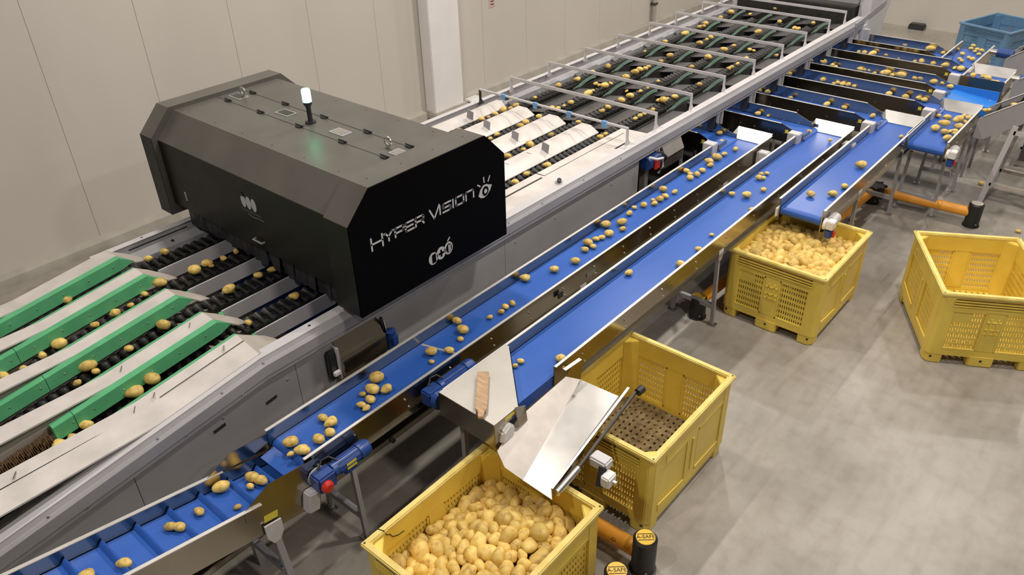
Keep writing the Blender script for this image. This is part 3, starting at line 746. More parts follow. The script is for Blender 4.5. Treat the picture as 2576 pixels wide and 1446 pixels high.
def frame_legs(root, x0, x1, y, zt, splay=0.02, mt_='grey_paint'):
    f = B(x0, x1, y - 0.02, y + 0.02, 0.20, 0.25).build('leg_brace', mt_, root)
    for x, s in ((x0, -1), (x1, 1)):
        MB().bar((x - s * 0.01, y, zt), (x + s * splay, y, 0.02), 0.035, 0.035, (0, 1, 0)).build('leg', mt_, root)
        MB().prism([(y - 0.045, zt + 0.10), (y + 0.045, zt + 0.10), (y + 0.045, zt + 0.03), (y + 0.02, zt - 0.02), (y - 0.02, zt - 0.02), (y - 0.045, zt + 0.03)], 'x', x - 0.006 + s * 0.012, x + 0.006 + s * 0.012).build('leg_bracket', 'light_grey_paint', root)
        MB().box(x + s * splay - 0.045, x + s * splay + 0.045, y - 0.04, y + 0.04, 0.0, 0.012).cyl((x + s * splay, y, 0.012), (x + s * splay, y, 0.05), 0.012, 8).build('foot', 'steel_bright', root)
def gear_motor(root, x, y, z, sx, cap=True, L=0.40):
    """worm gear box with a finned blue motor lying along +y"""
    g = B(x - 0.055, x + 0.055, y - 0.06, y + 0.08, z - 0.075, z + 0.055).build('gear_box', 'motor_blue', root, bevel=0.012)
    MB().cyl((x - sx * 0.10, y, z - 0.01), (x - sx * 0.055, y, z - 0.01), 0.07, 16).build('flange', 'white_plastic' if cap else 'motor_blue', g)
    if cap: MB().lathe([(0, 0.045), (0.02, 0.045), (0.035, 0.03)], (x + sx * 0.055, y - 0.01, z - 0.02), (sx, 0, 0), 10).build('red_cap', 'red_plastic', g)
    mb = MB().cyl((x, y + 0.08, z + 0.01), (x, y + L - 0.09, z + 0.01), 0.052, 16)
    for i in range(12):
        a = 2 * math.pi * i / 12
        c = Vector((x + 0.052 * math.cos(a), 0, z + 0.01 + 0.052 * math.sin(a)))
        mb.bar((c.x, y + 0.12, c.z), (c.x, y + L - 0.10, c.z), 0.012, 0.006)
    m_ = mb.build('motor', 'motor_blue', root)
    MB().lathe([(0, 0.062), (0.07, 0.062), (0.09, 0.05), (0.095, 0.02)], (x, y + L - 0.10, z + 0.01), (0, 1, 0), 18).build('fan_cover', 'motor_blue', m_)
    B(x - 0.02, x + 0.04, y + 0.16, y + 0.26, z - 0.075, z - 0.04).build('terminal_box', 'motor_blue', m_, bevel=0.008)
    B(x + 0.048, x + 0.054, y + 0.17, y + 0.25, z - 0.02, z + 0.03).build('rating_plate', 'yellow_label', m_)
    MB().tube([(x - 0.03, y + 0.0, z + 0.05), (x - 0.05, y + 0.05, z + 0.10), (x - 0.04, y + 0.10, z + 0.10), (x, y + 0.14, z + 0.06)], 0.007).build('cable', 'cable', m_)
def conveyor(name, label, x0, x1, y0, y1, front_open=True, back=True, y0_out=None, legs=(), y1_in=None, studs=6):
    cx, cy = (x0 + x1) / 2, (y0 + y1) / 2
    r = empty(name, (cx, cy, 0), label, 'conveyor')
    yo = y0 if y0_out is None else y0_out
    yi = y1 if y1_in is None else y1_in
    p_in = side_plate(r, x0, y0, yi, PT, 0.84, -1)
    p_out = side_plate(r, x1, yo, y1, PT, 0.84, 1)
    belt_loop(x0 + 0.008, x1 - 0.008, y0 + 0.01 if front_open else y0 + 0.05, y1 - 0.02, BT).build('belt', 'blue_belt', r)
    for y in (y0 + 0.07, y1 - 0.08): MB().cyl((x0 + 0.006, y, BT - 0.052), (x1 - 0.006, y, BT - 0.052), 0.044, 12).build('drum', 'dark_steel', r)
    for t in np.linspace(0.06, 0.95, studs):
        y = yo + (y1 - yo) * t
        mesh_obj('stud', stud_me, r, (x1 + 0.004 - cx, y - cy, 0.985))
        mesh_obj('stud', stud_me, r, (x1 + 0.004 - cx, y - cy + 0.03, 0.90))
    if back:
        bp_ = MB().plate([(x0 - 0.02, y1, PT + 0.03), (x1 + 0.02, y1, PT + 0.03), (x1 - 0.005, y1 - 0.10, BT + 0.004), (x0 + 0.02, y1 - 0.10, BT + 0.004)], 0.004).build('back_plate', 'steel_bright', r)
        MB().add([(x0 - 0.02, y1, PT + 0.03), (x0 + 0.02, y1 - 0.10, BT + 0.004), (x0 - 0.008, y1 - 0.16, PT)], [(0, 1, 2)]).plate([(x0 - 0.02, y1, PT + 0.03), (x0 - 0.008, y1 - 0.16, PT), (x0 + 0.02, y1 - 0.10, BT + 0.004)], 0.003).build('gusset', 'steel_bright', bp_)
    for y in legs: frame_legs(r, x0 + 0.01, x1 - 0.01, y, 0.78)
    return r
cA = conveyor('belt_conveyor', 'long blue belt conveyor running right alongside the grey sorter', -3.86, -3.46, 1.84, 8.70, legs=(2.20, 4.9, 7.6), y1_in=8.10, studs=14)
gear_motor(cA, -3.38, 1.90, 0.90, 1)
B(-3.44, -3.425, 4.50, 4.56, 0.94, 0.99).build('maker_badge', 'cable', cA)
B(-3.455, -3.451, 4.95, 5.08, 0.925, 0.965).build('maker_badge', 'print_grey', cA)
MB().bar((-3.84, 3.26, BT + 0.001), (-3.48, 3.36, BT + 0.001), 0.022, 0.003).build('belt_joint', 'grey_paint', cA)
cB = conveyor('belt_conveyor', 'middle long blue belt conveyor ending at the steel chute', -3.22, -2.78, 2.90, 9.50, y0_out=3.60, legs=(6.22, 8.7), y1_in=8.94, studs=10)
gear_motor(cB, -3.37, 2.90, 0.96, -1, cap=False, L=0.45)
cC = conveyor('belt_conveyor', 'short blue belt conveyor feeding the full bin beside the orange barrier', -2.65, -2.21, 7.20, 10.32, legs=(8.3, 9.75), y1_in=9.77)
cE = conveyor('belt_conveyor', 'shortest blue belt conveyor with a rounded end roller and many potatoes', -2.20, -1.77, 9.72, 11.18, legs=(10.0, 10.9), y1_in=10.62, studs=4)
for root, xo, yo in ((cC, -2.21, 7.24), (cE, -1.77, 9.76)):
    d = MB().cyl((xo + 0.02, yo, 0.93), (xo + 0.05, yo, 0.93), 0.06, 14).build('bearing', 'white_plastic', root)
    B(xo + 0.05, xo + 0.13, yo - 0.06, yo + 0.04, 0.90, 0.99).build('switch_box', 'white_plastic', root, bevel=0.008)
    MB().cyl((xo + 0.06, yo + 0.06, 0.93), (xo + 0.06, yo + 0.20, 0.93), 0.055, 14).build('drum_motor', 'light_grey_paint', root)
    B(xo + 0.05, xo + 0.12, yo - 0.05, yo + 0.03, 0.80, 0.89).build('gear_box', 'motor_blue', root, bevel=0.01)
    B(xo + 0.12, xo + 0.14, yo - 0.02, yo + 0.03, 0.81, 0.87).build('red_cap', 'red_plastic', root, bevel=0.006)
    B(root.location.x * 2 - xo - 0.03, root.location.x * 2 - xo - 0.008, yo - 0.07, yo + 0.05, 0.88, 0.98).build('bearing', 'white_plastic', root, bevel=0.006)
    if root is cE: MB().tube([(xo + 0.10, yo, 0.82), (xo + 0.13, yo + 0.05, 0.6), (xo + 0.11, yo + 0.06, 0.45), (xo + 0.02, yo + 0.20, 0.36)], 0.006).build('cable', 'grey_paint', root)
# junction boxes at the far ends
for root, x, y in ((cA, -3.44, 8.30), (cB, -2.76, 9.15)):
    B(x, x + 0.13, y, y + 0.11, 0.80, 1.02).build('control_box', 'light_grey_paint', root, bevel=0.008)

cF = conveyor('belt_conveyor', 'far blue conveyor crowded with potatoes next to the blue bin', -2.78, -2.34, 12.98, 14.22, legs=(13.2, 14.0), back=False, studs=3)
cG = conveyor('belt_conveyor', 'small steel-fronted conveyor with potatoes under the dark blue motor', -2.30, -1.78, 12.35, 13.00, legs=(12.6,), studs=2)
MB().plate([(-2.32, 12.33, 1.10), (-1.76, 12.33, 1.10), (-1.76, 12.30, 0.82), (-2.32, 12.30, 0.82)], 0.006).build('front_plate', 'steel', cG)
for root, x, y in ((cF, -2.22, 13.95), (cG, -1.66, 12.75)):
    MB().cyl((x, y, 1.05), (x + 0.22, y, 1.05), 0.07, 14).build('motor', 'motor_blue', root)
    MB().cyl((x - 0.10, y, 1.05), (x, y, 1.05), 0.05, 12).build('gear_box', 'steel_bright', root)
tr = empty('blue_tray', (-2.0, 11.65, 0), 'bright blue plastic chute tray behind the shortest conveyor', 'tray')
MB().plate([(-2.28, 11.92, 1.02), (-2.28, 11.42, 1.02), (-1.72, 11.38, 0.96), (-1.72, 11.92, 0.96)], 0.01).build('pan', 'blue_tray', tr)
B(-2.29, -1.72, 11.92, 11.93, 0.93, 1.08).build('rim', 'blue_tray', tr)
B(-2.29, -1.72, 11.37, 11.38, 0.90, 1.03).build('rim', 'blue_tray', tr)
for x in (-2.2, -1.82):
    for y in (11.45, 11.85): B(x, x + 0.035, y, y + 0.035, 0.0, 0.97).build('leg', 'grey_paint', tr)

# cross conveyors under the sorter ------------------------------------------
XEND = [-3.82, -3.17, -2.60, -2.16, -2.26, -2.30, -2.72]
XLAB = ['nearest short cross conveyor dropping potatoes onto the long blue belt beside the sorter',
        'second cross conveyor from the front, dropping onto the middle long belt',
        'third cross conveyor from the front, dropping onto the short belt above the full bin',
        'fourth cross conveyor from the front, feeding the shortest crowded belt',
        'fifth cross conveyor from the front, feeding the bright blue tray',
        'sixth cross conveyor from the front, packed with a long row of potatoes',
        'farthest cross conveyor, dropping potatoes next to the blue bin']
for k, (y0, xe) in enumerate(zip(XY, XEND)):
    y1 = y0 + 0.43
    r = empty('cross_conveyor', ((-6.2 + xe) / 2, (y0 + y1) / 2, 0), XLAB[k], 'conveyor', 'cross conveyors under the sorter')
    zt, zb = 1.15, 0.93
    for y, s in ((y0, -1), (y1, 1)):
        cut = 0.30
        pr = [(-6.2, zb), (xe - 0.02, zb), (xe, zb + 0.02), (xe, zt - 0.085), (xe - 0.10, zt - 0.075), (xe - cut, zt), (-6.2, zt)]
        p = MB().prism(pr, 'y', y - 0.004, y + 0.004).build('side_plate', 'steel', r)
        B(-6.2, xe - cut, min(y, y + s * 0.02), max(y, y + s * 0.02), zt - 0.003, zt + 0.003).build('edge_lip', 'steel_lip', p)
        for x in np.linspace(-4.0, xe - 0.25, 4): MB().cyl((x, y - 0.01, 1.03), (x, y + 0.01, 1.03), 0.008, 8).build('stud', 'steel_bright', r)
    out = belt_loop(0, 1, 0, 1, 1.06)
    prf = []
    rr, n = 0.05, 8
    for i in range(n + 1):
        a = -math.pi / 2 - math.pi * i / n; prf.append((-6.15 + rr * math.cos(a), 0.97 + rr * math.sin(a)))
    for i in range(n + 1):
        a = math.pi / 2 - math.pi * i / n; prf.append((xe - 0.03 + rr * math.cos(a), 0.97 + rr * math.sin(a)))
    MB().prism(prf, 'y', y0 + 0.008, y1 - 0.008).build('belt', 'blue_belt', r)
    if k < 6:
        B(xe - 0.16, xe - 0.02, y0 - 0.13, y0 - 0.012, 0.90, 1.10).build('drive_box', 'light_grey_paint', r, bevel=0.006)
        B(xe - 0.24, xe - 0.20, y0 - 0.008, y0 - 0.004, 1.04, 1.08).build('warning_label', 'yellow_label', r)
    B(xe - 0.02, xe - 0.012, y0 + 0.0, y0 + 0.20, 0.93, 1.06).build('end_plate', 'steel', r)
    for x in (-6.0, max(-4.35, xe - 1.3)):
        for y in (y0 + 0.03, y1 - 0.06): B(x, x + 0.03, y, y + 0.03, 0.0, 0.95).build('leg', 'grey_paint', r)

# cleated elevator under the end of the long belt -----------------------------
TH = math.atan(0.19)
el = empty('cleated_elevator', (-3.655, 1.37, 0.90), 'blue cleated elevator belt in a steel trough at the lower left', 'conveyor', rx=-TH)
def elp(y0, y1, z0, z1, x0, x1): return B(x0, x1, y0, y1, z0, z1)
L0, L1 = -2.1, 0.56
for x, s in ((-0.205, -1), (0.205, 1)):
    p = elp(L0, L1, -0.16, 0.10, x - 0.004, x + 0.004).build('side_plate', 'steel', el, local=True)
    elp(L0, 0.10, 0.097, 0.103, min(x, x + s * 0.025), max(x, x + s * 0.025)).build('edge_lip', 'steel_lip', p, local=True)
    gp = MB().prism([(-0.02, 0.095), (0.16, 0.22), (0.50, 0.24), (0.56, 0.10), (0.56, 0.0), (0.0, 0.0)], 'x', x - 0.009 * (-s) - 0.002, x - 0.009 * (-s) + 0.002).build('guard_plate', 'steel', el, local=True)
prf = []
for i in range(9):
    a = -math.pi / 2 - math.pi * i / 8; prf.append((L0 + 0.06 + 0.05 * math.cos(a), -0.05 + 0.05 * math.sin(a)))
for i in range(9):
    a = math.pi / 2 - math.pi * i / 8; prf.append((L1 - 0.06 + 0.05 * math.cos(a), -0.05 + 0.05 * math.sin(a)))
MB().prism(prf, 'x', -0.195, 0.195).build('belt', 'blue_belt', el, local=True)
cl_prof = [(-0.05, 0.0), (0.0, 0.0), (0.002, 0.036), (-0.006, 0.042), (-0.014, 0.036), (-0.028, 0.008)]
for k in range(12):
    y = 0.34 - k * 0.205
    MB().prism([(y + p[0], p[1]) for p in cl_prof], 'x', -0.19, 0.19).build('cleat', 'blue_belt', el, local=True)
MB().plate([(-0.18, 0.36, 0.10), (0.18, 0.36, 0.10), (0.18, 0.50, 0.15), (-0.18, 0.50, 0.15)], 0.006).build('drop_flap', 'blue_belt', el, local=True)
B(0.21, 0.29, 0.41, 0.50, -0.13, 0.03).build('control_box', 'light_grey_paint', el, bevel=0.01, local=True)
B(0.209, 0.213, 0.12, 0.22, -0.07, -0.02).build('warning_label', 'yellow_label', el, local=True)
stand = empty('elevator_stand', (-3.655, 1.60, 0), 'grey steel stand with flat bracket holding up the cleated elevator', 'stand')
for y, s in ((1.52, -1),):
    for x, sx in ((-3.85, -1), (-3.445, 1)):
        MB().bar((x, y, 0.74), (x + sx * 0.02, y + 0.04, 0.0), 0.045, 0.045, (0, 1, 0)).build('leg', 'grey_paint', stand)
        MB().prism([(y - 0.06, 0.80), (y + 0.06, 0.78), (y + 0.06, 0.68), (y + 0.025, 0.62), (y - 0.025, 0.62), (y - 0.06, 0.69)], 'x', x + sx * 0.02 - 0.006, x + sx * 0.02 + 0.006).build('bracket', 'light_grey_paint', stand)
    B(-3.86, -3.44, y - 0.01, y + 0.03, 0.28, 0.33).build('leg_brace', 'grey_paint', stand)
fr = empty('floor_rail', (-4.09, 3.0, 0), 'low dark steel rail bolted along the floor below the sorter', 'rail')
B(-4.13, -4.06, -0.5, 6.8, 0.0, 0.06).build('channel', 'steel', fr, bevel=0.006)
for y in np.arange(0.6, 6.7, 1.2): MB().cyl((-4.05, y, 0.0), (-4.05, y, 0.035), 0.018, 8).build('bolt', 'dark_steel', fr)

# ------------------------------------------------------------------ steel cover, deflector, brush and chute at the end of the middle belt
cv = empty('belt_end_cover', (-2.95, 3.1, 0), 'folded stainless cover over the end of the middle belt, wooden brush on top', 'cover')
zc = 1.085
MB().plate([(-3.235, 2.855, zc), (-2.70, 2.845, zc), (-2.70, 3.10, zc), (-3.19, 3.575, zc), (-3.235, 3.575, zc)], 0.006).build('top_sheet', 'steel_matte', cv)
MB().plate([(-3.235, 2.855, zc), (-2.70, 2.845, zc), (-2.70, 2.845, zc - 0.21), (-3.235, 2.855, zc - 0.21)], 0.005).build('front_sheet', 'steel', cv)
MB().plate([(-3.19, 3.575, zc), (-2.70, 3.10, zc), (-2.70, 3.10, zc - 0.095), (-3.19, 3.575, zc - 0.095)], 0.005).build('deflector', 'steel', cv)
MB().plate([(-2.70, 2.845, zc), (-2.70, 3.10, zc), (-2.70, 3.10, zc - 0.05), (-2.70, 2.92, zc - 0.07), (-2.70, 2.90, zc - 0.21), (-2.70, 2.845, zc - 0.21)], 0.005).build('side_sheet', 'steel', cv)
MB().plate([(-2.695, 3.05, zc + 0.02), (-2.695, 3.16, zc - 0.03), (-2.66, 3.14, zc - 0.14), (-2.66, 3.05, zc - 0.14)], 0.005).build('fold', 'steel', cv)
MB().prism([(2.88, 0.90), (3.0, 0.90), (3.02, 0.98), (2.97, 1.03), (2.90, 0.99)], 'x', -2.72, -2.66).build('bearing', 'white_plastic', cv, bevel=0.012)
B(-2.698, -2.694, 2.95, 3.06, zc - 0.035, zc - 0.008).build('warning_label', 'yellow_label', cv)
for x in (-3.20, -2.80): B(x, x + 0.04, 3.0, 3.04, 0.0, 0.86).build('leg', 'grey_paint', cv)
br = empty('wooden_brush', (-2.95, 3.0, zc), 'flat wooden hand brush with a stubby handle lying on the steel cover', 'brush')
a0, a1 = Vector((-3.11, 3.19, 0)), Vector((-2.85, 2.88, 0)); dd = (a1 - a0).normalized(); nn = Vector((-dd.y, dd.x, 0)) * 0.042
hd = nn * 0.42
a2 = a1 + dd * 0.085
zt = zc + 0.022
MB().plate([(p.x, p.y, zt) for p in (a0 + nn, a0 - nn, a1 - nn, a1 + dd * 0.02 - hd * 1.2, a2 - hd, a2 + hd, a1 + dd * 0.02 + hd * 1.5, a1 + nn)][::-1], 0.022).build('back', 'wood', br, bevel=0.004)
MB().plate([(p.x, p.y, zc + 0.004) for p in (a0 + nn * .8, a0 - nn * .8, a1 - nn * .8, a1 + nn * .8)][::-1], 0.004).build('bristle_pad', 'brown_bristle', br)

ch = empty('discharge_chute', (-2.45, 3.3, 0), 'bright stainless folded chute tipping potatoes into the nearest full bin', 'chute')
def dplate(pts, t, name, mt_='steel_bright'):
    return MB().plate(pts, t).build(name, mt_, ch)
UL, UR, LR, LL = (-2.665, 3.78, 0.90), (-2.335, 3.80, 0.90), (-2.15, 2.77, 0.82), (-2.40, 2.78, 0.82)
dplate([UL, LL, LR, UR], 0.005, 'right_floor')
dplate([UL, (-2.685, 3.62, 1.02), (-2.72, 3.12, 0.95), (-2.67, 2.83, 0.88), (-2.56, 2.78, 0.835), LL], 0.005, 'left_floor', 'steel_dusty')
dplate([UR, LR, (-2.165, 2.78, 0.905), (-2.30, 3.86, 0.965)], 0.005, 'right_wall', 'steel')
dplate([(-2.30, 3.86, 0.968), (-2.165, 2.78, 0.908), (-2.15, 2.78, 0.908), (-2.28, 3.86, 0.968)], 0.004, 'wall_lip', 'steel_lip')
dplate([(-2.685, 3.62, 1.02), UL, (-2.70, 3.86, 1.0), (-2.70, 3.74, 1.075)], 0.004, 'left_wall', 'steel')
MB().bar((-2.70, 3.62, 1.075), (-2.685, 3.80, 1.075), 0.03, 0.004).build('wall_lip', 'steel_lip', ch)
MB().cyl((-2.135, 2.80, 0.865), (-2.15, 3.05, 0.875), 0.026, 14).build('lift_roll', 'steel_bright', ch)
MB().bar((-2.15, 3.05, 0.875), (-2.25, 3.90, 0.92), 0.018, 0.02).build('lift_rod', 'dark_steel', ch)
MB().cyl((-2.235, 3.90, 0.92), (-2.23, 3.96, 0.925), 0.03, 12).build('rod_end', 'cable', ch)
B(-2.16, -2.02, 3.18, 3.28, 0.80, 0.88).build('actuator', 'light_grey_paint', ch, bevel=0.012)
hb = B(-2.02, -1.95, 3.12, 3.22, 0.74, 0.83).build('valve_block', 'white_plastic', ch, bevel=0.01)
MB().cyl((-1.95, 3.17, 0.79), (-1.92, 3.17, 0.79), 0.014, 10).build('nozzle', 'steel_bright', hb)
MB().cyl((-2.05, 3.20, 0.84), (-2.03, 3.14, 0.72), 0.03, 12).build('hinge_boss', 'cable', ch)
MB().plate([(-2.60, 3.02, 0.898), (-2.56, 3.00, 0.885), (-2.55, 3.05, 0.885), (-2.58, 3.07, 0.895)], 0.004).build('hole_patch', 'cable', ch)
B(-2.56, -2.52, 3.36, 3.40, 0.0, 0.82).build('leg', 'grey_paint', ch)

# ------------------------------------------------------------------ pallet bins
def slot_panel(w, h, rows, cols, t, sw=0.42, sh=0.60, skip=None):
    """sheet in x/z with real slots, thickness t in y, centred at x=0 from z=0"""
    mb = MB(); cw, chh = w / cols, h / rows
    xs = [-w / 2]; zs = [0.0]
    for c in range(cols): xs += [-w/2 + cw * (c + 0.5 - sw / 2), -w/2 + cw * (c + 0.5 + sw / 2)]
    xs.append(w / 2)
    for r in range(rows): zs += [chh * (r + 0.5 - sh / 2), chh * (r + 0.5 + sh / 2)]
    zs.append(h)
    nx, nzz = len(xs), len(zs); idx = {}
    vs = []
    for s in (0, 1):
        for j, z in enumerate(zs):
            for i, x in enumerate(xs): idx[(s, i, j)] = len(vs); vs.append((x, -t / 2 + s * t, z))
    fs = []
    hole = lambda i, j: i % 2 == 1 and j % 2 == 1 and not (skip and skip((i - 1) // 2, (j - 1) // 2))
    for j in range(nzz - 1):
        for i in range(nx - 1):
            a = [(i, j), (i+1, j), (i+1, j+1), (i, j+1)]
            if hole(i, j):
                for p, q in zip(a, a[1:] + a[:1]): fs.append((idx[(0, *p)], idx[(0, *q)], idx[(1, *q)], idx[(1, *p)]))
            else:
                fs.append(tuple(idx[(0, *p)] for p in a)); fs.append(tuple(idx[(1, *p)] for p in a[::-1]))
    mb.add(vs, fs); return mb
def make_bin(loc, rz, label, plastic='yellow_plastic', floor_mt='yellow_plastic', crack=False, emblem=True, open_right=True, group='pallet bins'):
    W, D, H = 1.0, 1.2, 0.78
    r = empty('pallet_bin', (loc[0], loc[1], 0), label, 'bin', group, rz=rz)
    def bld(mb, name, mt_=None, bevel=0.0, parent=None): return mb.build(name, mt_ or plastic, parent or r, bevel, local=True)
    t = 0.035
    # rim
    rim = MB()
    o = [(-W/2, -D/2), (W/2, -D/2), (W/2, D/2), (-W/2, D/2)]; i_ = [(-W/2+.05, -D/2+.05), (W/2-.05, -D/2+.05), (W/2-.05, D/2-.05), (-W/2+.05, D/2-.05)]
    vs = [(x, y, z) for z in (H, H - 0.035) for (x, y) in o + i_]
    fs = []
    for k in range(4):
        k2 = (k + 1) % 4
        fs += [(k, k2, 4+k2, 4+k), (8+k, 12+k, 12+k2, 8+k2), (k, 8+k, 8+k2, k2), (4+k, 4+k2, 12+k2, 12+k)]
    bld(rim.add(vs, fs), 'rim', 'blue_rim' if 'blue' in plastic else 'yellow_rim', bevel=0.008)
    # corner posts with rounded outside
    for sx in (-1, 1):
        for sy in (-1, 1):
            x, y = sx * W/2, sy * D/2
            xi, yi = sx * 0.012, sy * 0.012
            pr = [(x - xi, y - sy * 0.05), (x - sx * 0.05, y - yi), (x - sx * 0.15, y - yi), (x - sx * 0.15, y - sy * 0.05), (x - sx * 0.05, y - sy * 0.15), (x - xi, y - sy * 0.15)]
            bld(MB().prism(pr, 'z', 0.10, H - 0.03), 'corner_post', bevel=0.006)
            c = [(x - sx*.02, y - sy*.06), (x - sx*.06, y - sy*.02), (x - sx*.17, y - sy*.02), (x - sx*.17, y - sy*.17), (x - sx*.02, y - sy*.17)]
            ft = bld(MB().prism(c, 'z', 0.0, 0.13), 'foot', bevel=0.008)
            bld(MB().cyl((x - sx*.07, y - sy*.018, 0.07), (x - sx*.07, y - sy*.022, 0.07), 0.012, 8), 'drain_hole', 'cable', parent=ft)
            bld(MB().cyl((x - sx*.022, y - sy*.022, H - 0.0005), (x - sx*.022, y - sy*.022, H + 0.0008), 0.008, 8), 'rim_hole', 'cable')
    # four walls
    for side in range(4):
        long_ = side % 2 == 1
        L = D if long_ else W; off = (W if long_ else D) / 2
        ang = side * math.pi / 2                      # 0 front(-y) 1 right(+x) 2 back 3 left
        wr = Matrix.Rotation(ang, 3, 'Z')
        def put(mb):
            mb.v = [tuple(wr @ Vector(p)) for p in mb.v]; return mb
        y0 = -off + 0.015; y1 = y0 + t
        hl = L / 2 - 0.13
        wall = bld(put(MB().box(-hl - .02, hl + .02, y0, y1, 0.60, H - 0.03)), 'wall_band')
        bld(put(MB().box(-hl - .02, hl + .02, y0, y1, 0.10, 0.17)), 'wall_band')
        bld(put(MB().box(-0.075, 0.075, y0, y1, 0.17, 0.60)), 'wall_pillar', bevel=0.006)
        pw = hl - 0.075
        for s in (-1, 1):
            xc = s * (0.075 + pw / 2)
            if side == 1 and not open_right:
                mb = MB().box(xc - pw/2, xc + pw/2, y0 + 0.006, y0 + 0.018, 0.17, 0.60)
            else:
                if side == 0: skip = (lambda c, r_: r_ >= 5 and (c < 8 if s < 0 else c > 9)) if s < 0 else None
                else: skip = (lambda c, r_: r_ >= 6 and c > 5) if s > 0 else None
                mb = slot_panel(pw, 0.43, 7, 13, 0.012, skip=skip)
                mb.v = [(p[0] + xc, p[1] + y0 + 0.018, p[2] + 0.17) for p in mb.v]
            bld(put(mb), 'slotted_panel')
            # frame ribs round each panel
            for (xa, xb, za, zb) in ((xc - pw/2 - .004, xc - pw/2 + .012, .17, .60), (xc + pw/2 - .012, xc + pw/2 + .004, .17, .60), (xc - pw/2, xc + pw/2, .585, .60), (xc - pw/2, xc + pw/2, .17, .185)):
                bld(put(MB().box(xa, xb, y0 - 0.001, y1 - 0.004, za, zb)), 'panel_rib')
        if not long_:
            for k in range(3):
                z = 0.645 + k * 0.027
                bld(put(MB().box(-hl - .01, hl + .01, y0 - 0.012, y0 + 0.002, z, z + 0.014)), 'rim_ridge', bevel=0.002)
                bld(put(MB().box(-hl - .005, hl + .005, y0 - 0.003, y0 + 0.002, z + 0.015, z + 0.026)), 'rim_groove_shade', 'groove_shade_blue' if 'blue' in plastic else 'groove_shade')  # dark strip painting the shade between the ridges
            if emblem:
                e0 = None
                for (xa, xb, za, zb) in ((-.035, -.022, .36, .54), (.022, .035, .36, .54), (-.06, .06, .50, .508), (-.06, .06, .42, .428), (-.06, .06, .375, .38)):
                    bld(put(MB().box(xa, xb, y0 - 0.010, y0 + 0.002, za, zb)), 'emblem_rib')
            bld(put(MB().box(-0.11, 0.11, -off + 0.01, -off + 0.12, 0.0, 0.12)), 'foot', bevel=0.01)
            bld(put(MB().cyl((0, -off + 0.009, 0.07), (0, -off + 0.005, 0.07), 0.012, 8)), 'drain_hole', 'cable')
        else:
            bld(put(MB().prism([(-hl, 0.17), (-0.10, 0.17), (-0.10, 0.20), (-hl, 0.24)], 'y', y0 - 0.008, y0 + 0.002)), 'side_rib')
            bld(put(MB().box(-0.012, 0.012, y0 - 0.007, y0 + 0.002, 0.24, 0.56)), 'side_rib')
            bld(put(MB().box(-0.40, -0.36, y0 - 0.004, y0 + 0.001, 0.61, 0.68)), 'logo_plate')
    # slotted deck floor
    fl = slot_panel(W - 0.09, D - 0.09, 18, 16, 0.02, sw=0.34, sh=0.45)
    fl.v = [(p[0], p[2] - (D - 0.09) / 2, 0.13 + p[1]) for p in fl.v]
    bld(fl, 'deck_floor', floor_mt)
    for x in (-W/2 + 0.08, 0.0, W/2 - 0.08):
        bld(MB().box(x - 0.05, x + 0.05, -D/2 + 0.15, D/2 - 0.15, 0.04, 0.12), 'skid')
    return r
bin1 = make_bin((-2.375, 2.37), 0.0, 'yellow slotted pallet bin nearest the viewer, full of large potatoes')
bin3 = make_bin((-2.33, 4.10), 0.0, 'empty yellow pallet bin beside the steel chute with a soil-covered floor', floor_mt='soil', open_right=False)
bin2 = make_bin((-2.32, 7.06), 0.0, 'yellow pallet bin heaped with potatoes under the short conveyor', open_right=False)
bin4 = make_bin((-0.79, 7.66), math.radians(28.9), 'empty yellow pallet bin turned askew on the open floor at the right', open_right=True)
binb = make_bin((-2.76, 17.10), math.radians(-18.5), 'blue pallet bin standing near the end wall', 'blue_bin_plastic', 'blue_bin_plastic', emblem=False, group='pallet bins')
# chipped rim crack on the nearest bin
MB().tube([(-0.500, -0.455, 0.781), (-0.455, -0.44, 0.782), (-0.449, -0.43, 0.74), (-0.449, -0.40, 0.715), (-0.449, -0.385, 0.68), (-0.449, -0.34, 0.655), (-0.449, -0.29, 0.65)], 0.0035, 6).build('crack', 'dirt_shade_black', bin1, local=True)
# soil crumbs on the floor of the empty bin
cr = MB()
for i in range(260):
    x, y = rng.uniform(-0.43, 0.43), rng.uniform(-0.53, 0.53); s = rng.uniform(0.004, 0.016)
    cr.add([(x - s, y, .141), (x, y - s, .141), (x + s, y, .141), (x, y + s, .141), (x, y, .141 + s * 0.9)], [(0, 1, 4), (1, 2, 4), (2, 3, 4), (3, 0, 4)])
tag(cr.build('soil_crumbs', 'soil', bin3, local=True), kind='stuff')

